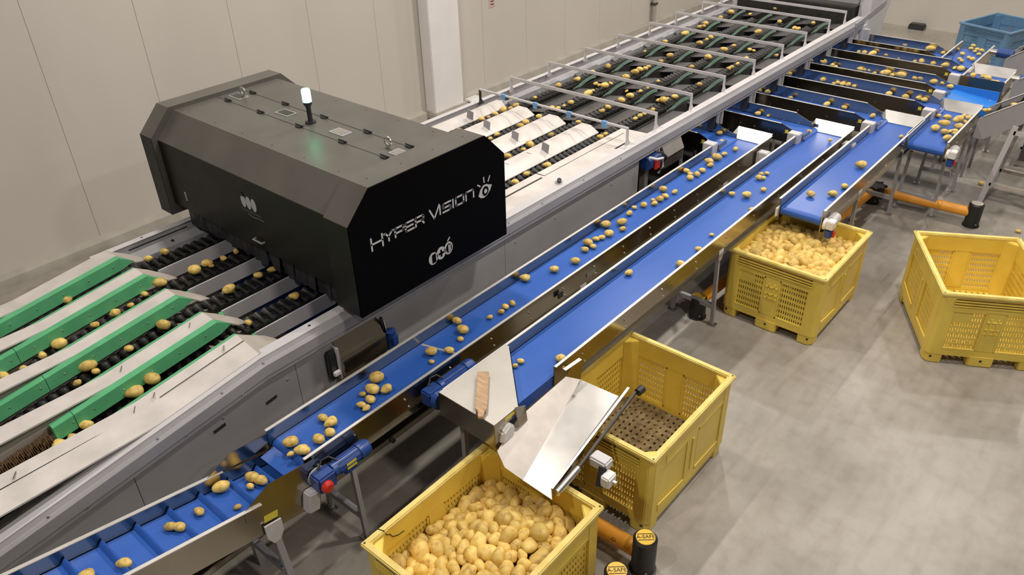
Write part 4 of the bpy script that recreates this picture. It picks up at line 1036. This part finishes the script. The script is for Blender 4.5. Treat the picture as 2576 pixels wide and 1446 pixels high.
# ------------------------------------------------------------------ orange barriers
def text_mesh(txt, size):
    cu = bpy.data.curves.new('cap_lettering', 'FONT'); cu.body = txt; cu.size = size; cu.align_x = 'CENTER'; cu.align_y = 'CENTER'; cu.extrude = 0.001
    ob = bpy.data.objects.new('cap_lettering', cu); COL.objects.link(ob)
    bpy.context.view_layer.update()
    me = bpy.data.meshes.new_from_object(ob.evaluated_get(bpy.context.evaluated_depsgraph_get()))
    bpy.data.objects.remove(ob); me.name = 'cap_lettering'
    me.materials.clear(); me.materials.append(MATS['cable'])
    return me
cap_txt = text_mesh('A-SAFE', 0.042)
def bpost(root, x, y, h=0.30, r=0.085, txt=False, cap=True):
    p = MB().lathe([(0, r + 0.012), (0.012, r + 0.012), (0.014, r), (h - 0.015, r), (h, r - 0.015)], (x, y, 0), (0, 0, 1), 24).build('post', 'black_rubber', root)
    if cap: MB().cyl((x, y, h - 0.004), (x, y, h + 0.004), r - 0.018, 24).build('post_cap', 'orange_cap', p)
    if txt:
        B(x - 0.05, x + 0.05, y - 0.002, y + 0.002, h + 0.003, h + 0.0045)
        t_ = mesh_obj('cap_lettering', cap_txt, p, Vector((x, y, h + 0.005)) - root.location, (0, 0, -YAW))
        for d in (-1, 1):
            q = Vector((math.cos(-YAW), math.sin(-YAW), 0)); w_ = Vector((-q.y, q.x, 0)) * (0.026 * d)
            MB().bar((x - q.x * .055 + w_.x, y - q.y * .055 + w_.y, h + 0.005), (x + q.x * .055 + w_.x, y + q.y * .055 + w_.y, h + 0.005), 0.005, 0.002).build('cap_border', 'cable', p)
    mesh_obj('anchor', bolt_me, p, Vector((x + r * 0.71, y - r * 0.71, 0.05)) - root.location, (0, 0, -math.pi / 4))
    return p
bar1 = empty('safety_barrier', (-1.9, 9.95, 0), 'orange tube barrier with black posts beyond the full bin, spilled potatoes beneath', 'barrier')
MB().cyl((-2.45, 9.98, 0.17), (-1.32, 10.06, 0.17), 0.062, 18).build('tube', 'orange_tube', bar1)
MB().cyl((-2.50, 9.92, 0.17), (-2.62, 7.9, 0.17), 0.062, 18).build('tube', 'orange_tube', bar1)
bpost(bar1, -1.32, 10.06, cap=False); MB().cyl((-1.32, 10.06, 0.296), (-1.32, 10.06, 0.303), 0.066, 20).build('post_cap', 'tan_cover', bar1)
pp = bpost(bar1, -2.49, 9.97, 0.24)
star = []
for i in range(16):
    a = 2 * math.pi * i / 16; rr = 0.15 if i % 2 else 0.105; star.append((-2.49 + rr * math.cos(a), 9.97 + rr * math.sin(a)))
MB().prism(star, 'z', 0.09, 0.25).build('corner_boot', 'black_rubber', bar1)
bar2 = empty('safety_barrier', (-2.5, 3.27, 0), 'orange barrier tube between the two near bins with a lettered black end post', 'barrier')
MB().cyl((-2.92, 3.24, 0.16), (-1.78, 3.26, 0.16), 0.062, 18).build('tube', 'orange_tube', bar2)
tor = torus(-1.93, 3.20, 0.20, 0.016, 0.002); tor.build('screw_cap', 'dark_steel', bar2)
bpost(bar2, -1.715, 3.26, 0.33, txt=True)
bar3 = empty('safety_barrier', (-1.73, 2.90, 0), 'lettered black barrier post at the right flank of the nearest bin', 'barrier')
bpost(bar3, -1.715, 2.91, 0.33, txt=True)
MB().cyl((-1.715, 2.84, 0.16), (-1.75, 2.2, 0.16), 0.055, 18).build('tube', 'orange_tube', bar3)
bar4 = empty('safety_barrier', (-2.95, 6.3, 0), 'black barrier post with orange tube between the middle conveyor leg and full bin', 'barrier')
bpost(bar4, -2.97, 6.27, 0.24)
MB().cyl((-2.97, 6.33, 0.17), (-2.92, 7.5, 0.17), 0.055, 18).build('tube', 'orange_tube', bar4)

# ------------------------------------------------------------------ rising elevators at the right edge
def riser(name, label, x0, y0, y1, z0, Lx=1.7, sl=0.72):
    r = empty(name, (x0 + 0.6, (y0 + y1) / 2, 0), label, 'conveyor')
    x1 = x0 + Lx; dz_ = Lx * sl
    for y in (y0, y1):
        p = MB().prism([(x0, z0 - 0.26), (x0 + 0.10, z0 - 0.27), (x1, z0 + dz_ - 0.27), (x1, z0 + dz_), (x0 + 0.05, z0 + 0.02), (x0, z0 - 0.02)], 'y', y - 0.01, y + 0.01).build('side_plate', 'grey_paint', r)
        MB().bar((x0 + 0.05, y, z0 + 0.022), (x1, y, z0 + dz_ + 0.002), 0.04, 0.006, (0, 0, 1)).build('edge_lip', 'steel_lip', p)
    MB().plate([(x0, y0 + .01, z0 - 0.09), (x1, y0 + .01, z0 + dz_ - 0.09), (x1, y1 - .01, z0 + dz_ - 0.09), (x0, y1 - .01, z0 - 0.09)], 0.01).build('belt', 'dirt_shade_black', r)
    for i in range(7):
        x = x0 + 0.12 + i * 0.22
        MB().bar((x, y0 + .02, z0 - 0.06 + (x - x0) * sl), (x, y1 - .02, z0 - 0.06 + (x - x0) * sl), 0.012, 0.05).build('flight', 'dirt_shade_black', r)
    for y in (y0 - 0.01, y1 + 0.01):
        MB().bar((x0 + 0.42, y, z0 - 0.02), (x0 + 0.30, y, 0.0), 0.06, 0.05, (0, 1, 0)).build('leg', 'light_grey_paint', r)
        MB().bar((x0 + 1.15, y, z0 + 0.55), (x0 + 1.15, y, 0.0), 0.06, 0.05, (0, 1, 0)).build('leg', 'light_grey_paint', r)
        MB().bar((x0 + 0.34, y, 0.28), (x0 + 1.15, y, 0.28), 0.05, 0.04).build('leg_brace', 'tan_cover', r)
        MB().bar((x0 + 0.42, y, z0 - 0.10), (x0 + 1.15, y, z0 - 0.08), 0.05, 0.05).build('leg_brace', 'light_grey_paint', r)
    B(x0 + 0.55, x0 + 0.95, y0 + 0.05, y1 - 0.05, z0 - 0.45, z0 - 0.15).build('drive_housing', 'dark_steel', r)
    return r
riser('rising_elevator', 'pale grey elevator climbing to the right beside the shortest conveyor', -1.70, 10.80, 11.32, 1.08)
riser('rising_elevator', 'pale grey elevator climbing to the right behind the bright blue tray', -1.66, 12.30, 12.90, 1.16)
riser('rising_elevator', 'farthest pale elevator climbing to the right in front of the blue bin', -2.02, 13.50, 14.05, 1.12)

# ------------------------------------------------------------------ potatoes
POT = {
 'A': [(-3.767,2.728,1.032,0.117), (-3.687,2.621,1.03,0.112), (-3.614,2.689,1.024,0.096), (-3.723,2.554,1.008,0.057), (-3.622,2.544,1.018,0.084), (-3.632,2.467,1.014,0.071), (-3.582,2.467,1.011,0.065), (-3.737,2.21,1.015,0.074), (-3.65,2.205,1.025,0.099), (-3.577,2.143,1.02,0.086), (-3.584,2.055,1.022,0.092), (-3.7,1.914,1.029,0.109), (-3.578,1.916,1.028,0.108), (-3.627,1.854,1.007,0.054), (-3.813,3.638,1.021,0.09), (-3.688,3.575,1.028,0.108), (-3.629,3.485,1.008,0.058), (-3.682,3.211,1.026,0.101), (-3.588,3.316,1.018,0.082), (-3.604,3.139,1.005,0.05), (-3.652,3.857,1.006,0.054), (-3.626,3.973,1.009,0.061), (-3.643,4.05,1.012,0.068), (-3.633,4.126,1.011,0.065), (-3.797,4.487,1.024,0.097), (-3.686,4.768,1.022,0.091), (-3.624,5.002,1.022,0.093), (-3.728,5.344,1.027,0.105), (-3.679,5.232,1.016,0.076), (-3.658,5.33,1.013,0.069), (-3.719,5.462,1.013,0.071), (-3.693,5.521,1.013,0.071), (-3.676,5.618,1.023,0.095), (-3.798,5.746,1.029,0.109), (-3.707,5.883,1.027,0.106), (-3.628,5.789,1.014,0.072), (-3.759,6.101,1.015,0.075), (-3.794,6.252,1.009,0.059), (-3.746,6.352,1.017,0.081), (-3.679,6.446,1.014,0.073), (-3.738,6.52,1.006,0.052), (-3.683,6.562,1.02,0.087), (-3.675,6.66,1.017,0.079), (-3.778,6.782,1.024,0.098), (-3.654,6.811,1.013,0.071), (-3.821,7.352,1.017,0.08), (-3.699,7.216,1.018,0.083), (-3.753,7.313,1.011,0.065), (-3.684,7.338,1.019,0.084), (-3.688,7.466,1.019,0.085), (-3.738,7.715,1.028,0.106), (-3.686,7.649,1.016,0.077), (-3.728,7.873,1.032,0.118), (-3.712,8.029,1.015,0.074), (-3.68,8.244,1.015,0.076), (-3.854,8.204,1.005,0.05), (-3.926,8.367,1.01,0.062)],
 'B': [(-2.855,3.776,1.017,0.081), (-2.793,3.706,1.006,0.052), (-3.071,3.566,1.009,0.059), (-3.075,3.497,1.005,0.05), (-3.132,5.134,1.017,0.08), (-2.844,5.536,1.022,0.094), (-2.857,5.892,1.013,0.07), (-2.899,6.223,1.005,0.05), (-3.153,7.137,1.014,0.072), (-3.018,7.19,1.026,0.103), (-2.943,7.433,1.012,0.068), (-3.109,7.671,1.017,0.08), (-3.072,7.701,1.011,0.066), (-3.138,7.791,1.008,0.057), (-3.095,7.845,1.008,0.057), (-2.834,6.937,1.011,0.065), (-3.213,9.269,1.018,0.081), (-2.917,9.177,1.009,0.059)],
 'C': [(-2.501,7.613,1.023,0.096), (-2.327,7.753,1.026,0.101), (-2.3,8.014,1.019,0.085), (-2.357,8.638,1.035,0.125), (-2.291,9.794,1.007,0.056)],
 'D': [(-3.64,0.517,1.103,0.101), (-3.598,0.707,1.061,0.088), (-3.702,1.028,0.996,0.077), (-3.659,1.065,0.99,0.08), (-3.71,1.216,0.958,0.073), (-3.807,1.423,0.936,0.115), (-3.761,1.621,0.895,0.107), (-3.702,1.641,0.888,0.098), (-3.709,1.567,0.888,0.063), (-3.596,1.407,0.913,0.05)],
 'E': [(-2.141,10.762,1.014,0.072), (-2.036,10.725,1.028,0.107), (-1.888,10.632,1.061,0.189), (-1.994,10.424,1.055,0.174), (-1.892,10.939,1.014,0.073), (-1.824,10.887,1.019,0.084), (-2.043,10.255,1.031,0.115), (-1.83,10.476,1.032,0.117), (-1.917,10.207,1.026,0.103), (-1.879,10.302,1.01,0.063), (-1.832,10.331,1.017,0.081), (-1.811,10.242,1.015,0.074), (-1.834,9.991,1.036,0.129), (-1.819,10.711,1.016,0.077)],
 'X1': [(-4.025,8.501,1.051,0.078), (-4.334,8.57,1.056,0.09)],
 'X2': [(-3.95,9.375,1.056,0.09), (-3.825,9.414,1.04,0.05)],
 'X3': [(-4.338,10.236,1.054,0.085), (-4.217,10.234,1.056,0.091), (-3.875,10.209,1.046,0.066), (-3.382,10.206,1.06,0.1), (-3.159,10.246,1.053,0.082), (-2.768,10.16,1.052,0.081)],
 'X4': [(-4.296,11.119,1.059,0.097), (-3.819,11.164,1.056,0.09), (-3.643,11.114,1.045,0.063), (-3.606,11.183,1.053,0.083), (-3.531,11.145,1.056,0.089), (-3.458,11.168,1.053,0.082), (-3.375,11.165,1.048,0.07), (-2.881,11.085,1.06,0.1), (-2.667,11.089,1.06,0.099), (-2.518,11.15,1.057,0.093), (-2.44,11.132,1.057,0.093)],
 'X5': [(-4.374,11.94,1.053,0.082), (-4.304,11.976,1.05,0.075), (-4.13,11.952,1.069,0.123), (-3.983,11.912,1.053,0.081), (-3.915,11.898,1.044,0.061), (-3.815,11.993,1.044,0.061), (-3.572,11.933,1.058,0.094), (-3.509,11.977,1.052,0.081), (-3.444,11.979,1.052,0.081), (-3.355,11.909,1.047,0.067), (-3.197,11.857,1.094,0.186), (-3.118,11.923,1.055,0.087), (-3.002,11.922,1.086,0.166), (-2.884,12.004,1.055,0.087), (-2.813,11.979,1.057,0.093), (-2.729,11.987,1.065,0.113), (-2.563,11.95,1.062,0.106), (-2.455,11.981,1.057,0.093), (-2.328,11.885,1.057,0.092)],
 'X6': [(-4.277,12.881,1.052,0.08), (-4.193,12.867,1.046,0.065), (-4.108,12.87,1.058,0.094), (-4.029,12.859,1.049,0.072), (-3.919,12.822,1.046,0.065), (-3.83,12.822,1.054,0.086), (-3.691,12.747,1.077,0.143), (-3.504,12.841,1.057,0.093), (-3.384,12.878,1.057,0.093), (-3.308,12.846,1.046,0.064), (-3.217,12.887,1.06,0.1), (-3.078,12.813,1.046,0.064), (-2.986,12.837,1.065,0.113), (-2.822,12.824,1.057,0.092), (-2.652,12.799,1.071,0.127), (-2.518,12.797,1.048,0.07), (-2.43,12.775,1.065,0.112)],
 'X7': [(-4.041,13.632,1.057,0.091), (-3.908,13.602,1.062,0.106), (-3.805,13.601,1.062,0.106), (-3.602,13.621,1.041,0.053), (-3.445,13.562,1.068,0.12), (-3.348,13.588,1.047,0.067), (-3.059,13.472,1.091,0.178), (-2.868,13.478,1.05,0.074)],
 'F': [(-2.776,13.968,1.012,0.069), (-2.634,14.285,1.016,0.078), (-2.619,14.093,1.016,0.077), (-2.53,14.09,1.019,0.084), (-2.456,14.062,1.019,0.084), (-2.535,13.98,1.012,0.068), (-2.646,13.72,1.018,0.082), (-2.613,13.438,1.014,0.073), (-2.554,13.331,1.017,0.08), (-2.519,13.577,1.015,0.074), (-2.448,13.506,1.02,0.088), (-2.446,13.848,1.015,0.075)],
 'Gg': [(-2.233,12.679,1.025,0.139), (-2.209,12.54,1.008,0.096), (-2.125,12.798,1.004,0.084), (-2.042,12.705,1.014,0.111), (-1.948,12.578,1.008,0.096), (-1.902,12.6,1.006,0.089)],
 'H': [(-1.682,10.95,1.13,0.078), (-1.641,10.95,1.144,0.066), (-1.39,10.95,1.259,0.096)],
 'deck': [(-6.028,7.015,1.4,0.086), (-6.035,6.921,1.391,0.066), (-6.046,6.798,1.405,0.1), (-6.042,6.66,1.395,0.074), (-6.057,6.548,1.385,0.05), (-6.059,6.431,1.396,0.078), (-6.06,6.051,1.386,0.052), (-6.049,5.917,1.388,0.056), (-5.563,6.888,1.398,0.083), (-5.571,6.655,1.402,0.091), (-5.551,6.539,1.399,0.086), (-5.599,6.179,1.395,0.074), (-5.59,6.057,1.387,0.055), (-5.092,7.029,1.394,0.072), (-5.107,6.54,1.393,0.069), (-5.101,6.157,1.41,0.112), (-5.095,6.034,1.39,0.062), (-5.097,5.782,1.4,0.087), (-4.631,6.811,1.398,0.083), (-4.642,6.924,1.391,0.065), (-4.622,5.849,1.402,0.093), (-4.658,5.564,1.396,0.078), (-4.624,5.343,1.399,0.085)],
 'grade': [(-6.039,7.402,1.388,0.058), (-5.615,7.198,1.401,0.091), (-5.569,7.266,1.391,0.066), (-5.572,7.386,1.385,0.05), (-5.554,7.502,1.4,0.087), (-5.084,7.497,1.395,0.075), (-5.1,7.642,1.397,0.081), (-4.64,7.531,1.388,0.059), (-4.638,7.629,1.393,0.069), (-4.642,7.727,1.387,0.055), (-6.072,7.927,1.398,0.082), (-6.018,8.258,1.403,0.095), (-6.014,8.967,1.402,0.094), (-6.049,8.652,1.397,0.08), (-5.544,8.704,1.408,0.107), (-5.561,8.944,1.411,0.114), (-5.581,9.1,1.404,0.098), (-5.552,9.201,1.395,0.076), (-5.567,9.3,1.393,0.07), (-5.728,8.269,1.394,0.071), (-5.659,8.259,1.391,0.066), (-5.566,8.246,1.413,0.119), (-5.583,8.411,1.389,0.061), (-5.554,7.859,1.418,0.132), (-5.62,8.059,1.385,0.05), (-5.096,7.931,1.404,0.098), (-5.102,8.123,1.407,0.105), (-5.144,8.855,1.387,0.056), (-4.633,7.901,1.389,0.061), (-5.259,8.285,1.385,0.05), (-5.114,8.373,1.385,0.05), (-5.581,9.881,1.407,0.104), (-5.561,9.611,1.394,0.072), (-6.012,9.903,1.385,0.05), (-5.096,9.639,1.393,0.071), (-5.107,10.119,1.409,0.11), (-5.956,10.959,1.424,0.147), (-6.022,10.478,1.399,0.084), (-5.551,10.675,1.406,0.103), (-5.583,10.948,1.391,0.066), (-5.578,11.076,1.4,0.086), (-5.099,10.563,1.415,0.126), (-5.099,10.868,1.396,0.077), (-4.658,10.118,1.391,0.066), (-4.653,9.854,1.393,0.071), (-4.655,9.945,1.391,0.065), (-4.668,10.406,1.395,0.074), (-4.833,10.832,1.393,0.07), (-4.764,10.83,1.388,0.057), (-5.112,11.68,1.42,0.136), (-5.136,12.506,1.397,0.079), (-6.027,11.718,1.407,0.106), (-6.014,11.509,1.398,0.083), (-5.991,11.609,1.393,0.07), (-6.024,12.217,1.397,0.08), (-6.02,12.581,1.413,0.119), (-5.731,12.676,1.395,0.074), (-5.575,13.291,1.39,0.061), (-4.666,12.702,1.4,0.087), (-4.638,9.035,1.396,0.077), (-4.642,8.429,1.401,0.09), (-4.683,8.224,1.411,0.114), (-4.745,8.208,1.394,0.073), (-4.694,8.324,1.39,0.063), (-4.403,10.794,1.39,0.063), (-4.79,12.274,1.399,0.084), (-4.724,12.264,1.399,0.084), (-5.121,8.4,1.387,0.054), (-5.109,8.534,1.389,0.06)],
 'in': [(-6.119,1.591,1.344,0.096), (-6.121,2.295,1.395,0.076), (-6.114,2.439,1.397,0.08), (-5.658,2.153,1.408,0.107), (-5.7,2.001,1.382,0.064), (-5.633,2,1.383,0.067), (-5.603,1.864,1.363,0.06), (-5.603,1.737,1.358,0.087), (-5.613,1.578,1.331,0.07), (-5.613,1.303,1.315,0.114), (-5.615,1.173,1.283,0.076), (-5.631,0.901,1.253,0.086), (-5.619,1.029,1.255,0.05), (-5.615,2.433,1.41,0.112), (-5.641,2.562,1.403,0.095), (-5.6,2.575,1.385,0.05), (-5.625,2.701,1.391,0.066), (-5.635,2.833,1.392,0.066), (-5.118,1.876,1.384,0.109), (-5.113,1.594,1.334,0.072), (-5.181,1.314,1.32,0.125), (-5.099,1.329,1.296,0.059), (-5.096,1.191,1.28,0.062), (-5.126,2.441,1.409,0.109), (-5.138,2.724,1.397,0.08), (-5.125,2.843,1.396,0.077), (-4.63,2.289,1.389,0.06), (-4.65,2.713,1.399,0.085), (-4.625,1.512,1.359,0.159), (-4.624,1.376,1.327,0.122), (-4.625,1.036,1.272,0.091), (-4.613,0.934,1.25,0.067), (-4.583,0.841,1.259,0.12), (-4.858,0.845,1.249,0.094), (-4.613,0.7,1.228,0.084), (-6.108,2.968,1.388,0.059), (-5.138,2.984,1.385,0.05)],
 'floor': [(-2.486,9.995,0.028,0.07), (-2.44,10.076,0.033,0.082), (-2.59,9.814,0.03,0.075), (-2.299,10.102,0.021,0.053), (-2.481,9.293,0.035,0.089), (-2.456,9.164,0.031,0.077), (-0.828,10.196,0.026,0.064), (-1.524,11.342,0.033,0.083)],
}

def potato_mesh(seed):
    r_ = np.random.default_rng(seed)
    bm = bmesh.new(); bmesh.ops.create_icosphere(bm, subdivisions=3, radius=0.5)
    k = r_.normal(size=(5, 3)) * 2.6; ph = r_.uniform(0, 6.28, 5); am = r_.uniform(0.02, 0.05, 5)
    w, h = r_.uniform(0.62, 0.80), r_.uniform(0.58, 0.72); tp = r_.uniform(-0.18, 0.18); bend = r_.uniform(-0.12, 0.12)
    for v in bm.verts:
        p = np.array(v.co[:]); s = 1 + float(np.sum(am * np.sin(k @ p * 2 + ph)))
        p = p * s; f = 1 + tp * p[0] * 2
        p = np.array([p[0], p[1] * w * f + bend * (p[0] ** 2) * 1.2, p[2] * h * f])
        v.co = p
    me = bpy.data.meshes.new('potato'); bm.to_mesh(me); bm.free()
    me.polygons.foreach_set('use_smooth', [True] * len(me.polygons)); me.materials.append(MATS['potato_skin'])
    return me
PM = [potato_mesh(s) for s in range(8)]
PV = [np.array([v.co[:] for v in me.vertices]) for me in PM]
PF = [[tuple(p.vertices) for p in me.polygons] for me in PM]
GRP = {'A': 'potatoes on the long belt beside the sorter', 'B': 'potatoes on the middle long belt', 'C': 'potatoes on the short belt', 'D': 'potatoes on the cleated elevator', 'E': 'potatoes on the shortest belt', 'X': 'potatoes on the cross conveyors', 'F': 'potatoes on the far belts', 'G': 'potatoes on the far belts', 'H': 'potatoes on the rising elevators', 'd': 'potatoes on the deck rollers', 'g': 'potatoes under the guard bars', 'i': 'potatoes on the infeed rollers', 'f': 'stray potatoes on the floor', '1': 'potatoes heaped in the nearest bin', '2': 'potatoes heaped in the bin under the short conveyor'}
PL = {'A': 'yellow potato on the long blue belt alongside the grey sorter', 'B': 'yellow potato on the middle long blue belt',
      'C': 'yellow potato on the short belt above the full bin', 'D': 'yellow potato between the cleats of the lower left elevator',
      'E': 'yellow potato on the shortest crowded blue belt', 'X': 'yellow potato lying in a cross conveyor under the sorter',
      'F': 'yellow potato on the far belt by the blue bin', 'G': 'yellow potato on the small steel-fronted conveyor', 'H': 'yellow potato on a pale rising elevator',
      'd': 'yellow potato on black rollers between the white deck covers', 'g': 'yellow potato on rollers beneath the white guard bars',
      'i': 'yellow potato riding the infeed rollers in front of the black cabinet', 'f': 'stray potato lying on the concrete floor near the orange barrier',
      '1': 'large yellow potato in the heap filling the nearest bin', '2': 'yellow potato in the heap of the bin under the short conveyor'}
def pile(cx, cy, z_fn, n, lo, hi, seed, hx=0.44, hy=0.54):
    r_ = np.random.default_rng(seed)
    L = lo + (hi - lo) * r_.beta(1.6, 2.2, n); R = L * 0.355
    p = np.c_[r_.uniform(-hx, hx, n), r_.uniform(-hy, hy, n), np.zeros(n)]
    p[:, 2] = [z_fn(a, b_) for a, b_ in p[:, :2]] + r_.uniform(-0.02, 0.03, n)
    for it in range(140):
        d = p[:, None, :] - p[None, :, :]; dist = np.linalg.norm(d, axis=2) + 1e-6
        ov = np.maximum(0, (R[:, None] + R[None, :]) - dist); np.fill_diagonal(ov, 0)
        p += (d / dist[..., None] * ov[..., None]).sum(1) * 0.28
        p[:, 0] = np.clip(p[:, 0], -hx + R * 0.6, hx - R * 0.6); p[:, 1] = np.clip(p[:, 1], -hy + R * 0.6, hy - R * 0.6)
        z0 = np.array([z_fn(a, b_) for a, b_ in p[:, :2]]); p[:, 2] += (z0 - p[:, 2]) * 0.12
    return [(cx + a, cy + b_, c, l) for (a, b_, c), l in zip(p, L)]
ORD = ['first', 'second', 'third', 'fourth', 'fifth', 'sixth', 'seventh', 'eighth', 'ninth', 'tenth', 'eleventh', 'twelfth', 'thirteenth', 'fourteenth', 'fifteenth', 'sixteenth', 'seventeenth', 'eighteenth', 'nineteenth', 'twentieth']
ORD += ['twenty-' + w for w in ORD[:9]] + ['thirtieth'] + ['thirty-' + w for w in ORD[:9]] + ['fortieth'] + ['forty-' + w for w in ORD[:9]] + ['fiftieth'] + ['fifty-' + w for w in ORD[:9]] + ['sixtieth'] + ['sixty-' + w for w in ORD[:9]]
WHERE = {'A': 'from the near end on the long blue belt alongside the grey sorter', 'B': 'from the chute end on the middle long blue belt',
         'C': 'from the drop end on the short belt above the full bin', 'D': 'from the top of the picture-left cleated elevator',
         'E': 'from the rounded end of the shortest crowded belt', 'F': 'from the near end of the far belt by the blue bin', 'G': 'from the front of the small steel-fronted conveyor'}
XW = ['nearest', 'second', 'third', 'fourth', 'fifth', 'sixth', 'farthest']
LW = ['lane nearest the wall', 'second lane from the wall', 'third lane from the wall', 'lane nearest the long blue belt']
allp = []
for k, lst in POT.items():
    cnt = {}
    for (x, y, z, l) in sorted(lst, key=(lambda q: q[0]) if k[0] in 'XHf' else (lambda q: q[1])):
        lane = min(range(4), key=lambda i: abs(LANES[i] - x))
        key = lane if k in ('in', 'deck', 'grade') else 0
        n_ = cnt[key] = cnt.get(key, 0) + 1
        if k[0] == 'X': lb = ORD[n_ - 1] + ' potato from the sorter side in the ' + XW[int(k[1]) - 1] + ' cross conveyor'
        elif k == 'H': lb = ORD[n_ - 1] + ' potato from the left on the pale rising elevator'
        elif k == 'floor': lb = ORD[n_ - 1] + ' stray potato from the left lying on the concrete floor'
        elif k == 'in': lb = ORD[n_ - 1] + ' potato up the infeed ramp, ' + LW[lane]
        elif k == 'deck': lb = ORD[n_ - 1] + ' potato behind the black cabinet between white covers, ' + LW[lane]
        elif k == 'grade': lb = ORD[n_ - 1] + ' potato beneath the white guard bars, ' + LW[lane]
        else: lb = ORD[n_ - 1] + ' potato ' + WHERE[k[0]]
        allp.append((k[0], x, y, z, min(l, 0.155), lb))
def h1(x, y): return 0.45 + 0.16 * math.exp(-((x - 0.10) ** 2 / 0.11 + (y - 0.15) ** 2 / 0.16)) + 0.05 * max(0, x)
def h2(x, y): return 0.64 + 0.05 * math.exp(-((x + 0.1) ** 2 + (y - 0.1) ** 2) / 0.15) - 0.12 * max(0, y - 0.25)
for q in pile(-2.375, 2.37, h1, 165, 0.085, 0.185, 3): allp.append(('1', *q, PL['1']))
for q in pile(-2.32, 7.06, h2, 165, 0.085, 0.165, 4): allp.append(('2', *q, PL['2']))
low = [('1', *q) for q in pile(-2.375, 2.37, lambda x, y: h1(x, y) - 0.10, 110, 0.10, 0.15, 8)] + [('2', *q) for q in pile(-2.32, 7.06, lambda x, y: h2(x, y) - 0.09, 110, 0.09, 0.14, 9)]
def psize(q): return q[4] * {'1': 0.85, '2': 0.6}.get(q[0], 1.0) / math.sqrt(q[1] ** 2 + q[2] ** 2 + (q[3] - CAM_H) ** 2)
allp.sort(key=psize, reverse=True)
def orient(q, i):
    r_ = np.random.default_rng(1000 + i)
    if q[0] in '12': return r_.uniform(0, 6.28), r_.uniform(-0.7, 0.7), r_.uniform(0, 6.28)
    return 0.66 + r_.normal() * 0.45, r_.normal() * 0.12, r_.uniform(0, 6.28)
for i, q in enumerate(allp[:300]):
    a, t, ro = orient(q, i); me = PM[i % 8]
    o = bpy.data.objects.new('potato', me); COL.objects.link(o)
    sl_ = 0.80 if (q[4] > 0.125 and q[0] not in '12') else 1.0
    o.location = (q[1], q[2], q[3]); o.scale = (q[4], q[4] * sl_, q[4] * sl_)
    o.rotation_euler = (ro if q[0] in '12' else 0.0, t, a)
    tag(o, q[5], 'potato', GRP[q[0]])
V, Fs, nv = [], [], 0
for i, q in enumerate(allp[300:] + low):
    a, t, ro = orient(q, 5000 + i); k = i % 8
    Rm = np.array((Matrix.Rotation(a, 3, 'Z') @ Matrix.Rotation(t, 3, 'Y') @ Matrix.Rotation(ro if q[0] in '12' else 0.0, 3, 'X')))
    vv = PV[k] * np.array([1.0, 0.82 if q[4] > .125 and q[0] not in '12' else 1.0, 0.82 if q[4] > .125 and q[0] not in '12' else 1.0]) * q[4] @ Rm.T + np.array([q[1], q[2], q[3]])
    V.append(vv); Fs += [tuple(j + nv for j in f) for f in PF[k]]; nv += len(vv)
me = bpy.data.meshes.new('potatoes'); me.from_pydata(np.concatenate(V).tolist(), [], Fs)
me.polygons.foreach_set('use_smooth', [True] * len(me.polygons)); me.materials.append(MATS['potato_skin'])
o = bpy.data.objects.new('loose_potatoes', me); COL.objects.link(o)
tag(o, 'remaining smaller-looking potatoes on the far belts, rollers and in the far heap', 'potatoes', kind='stuff')
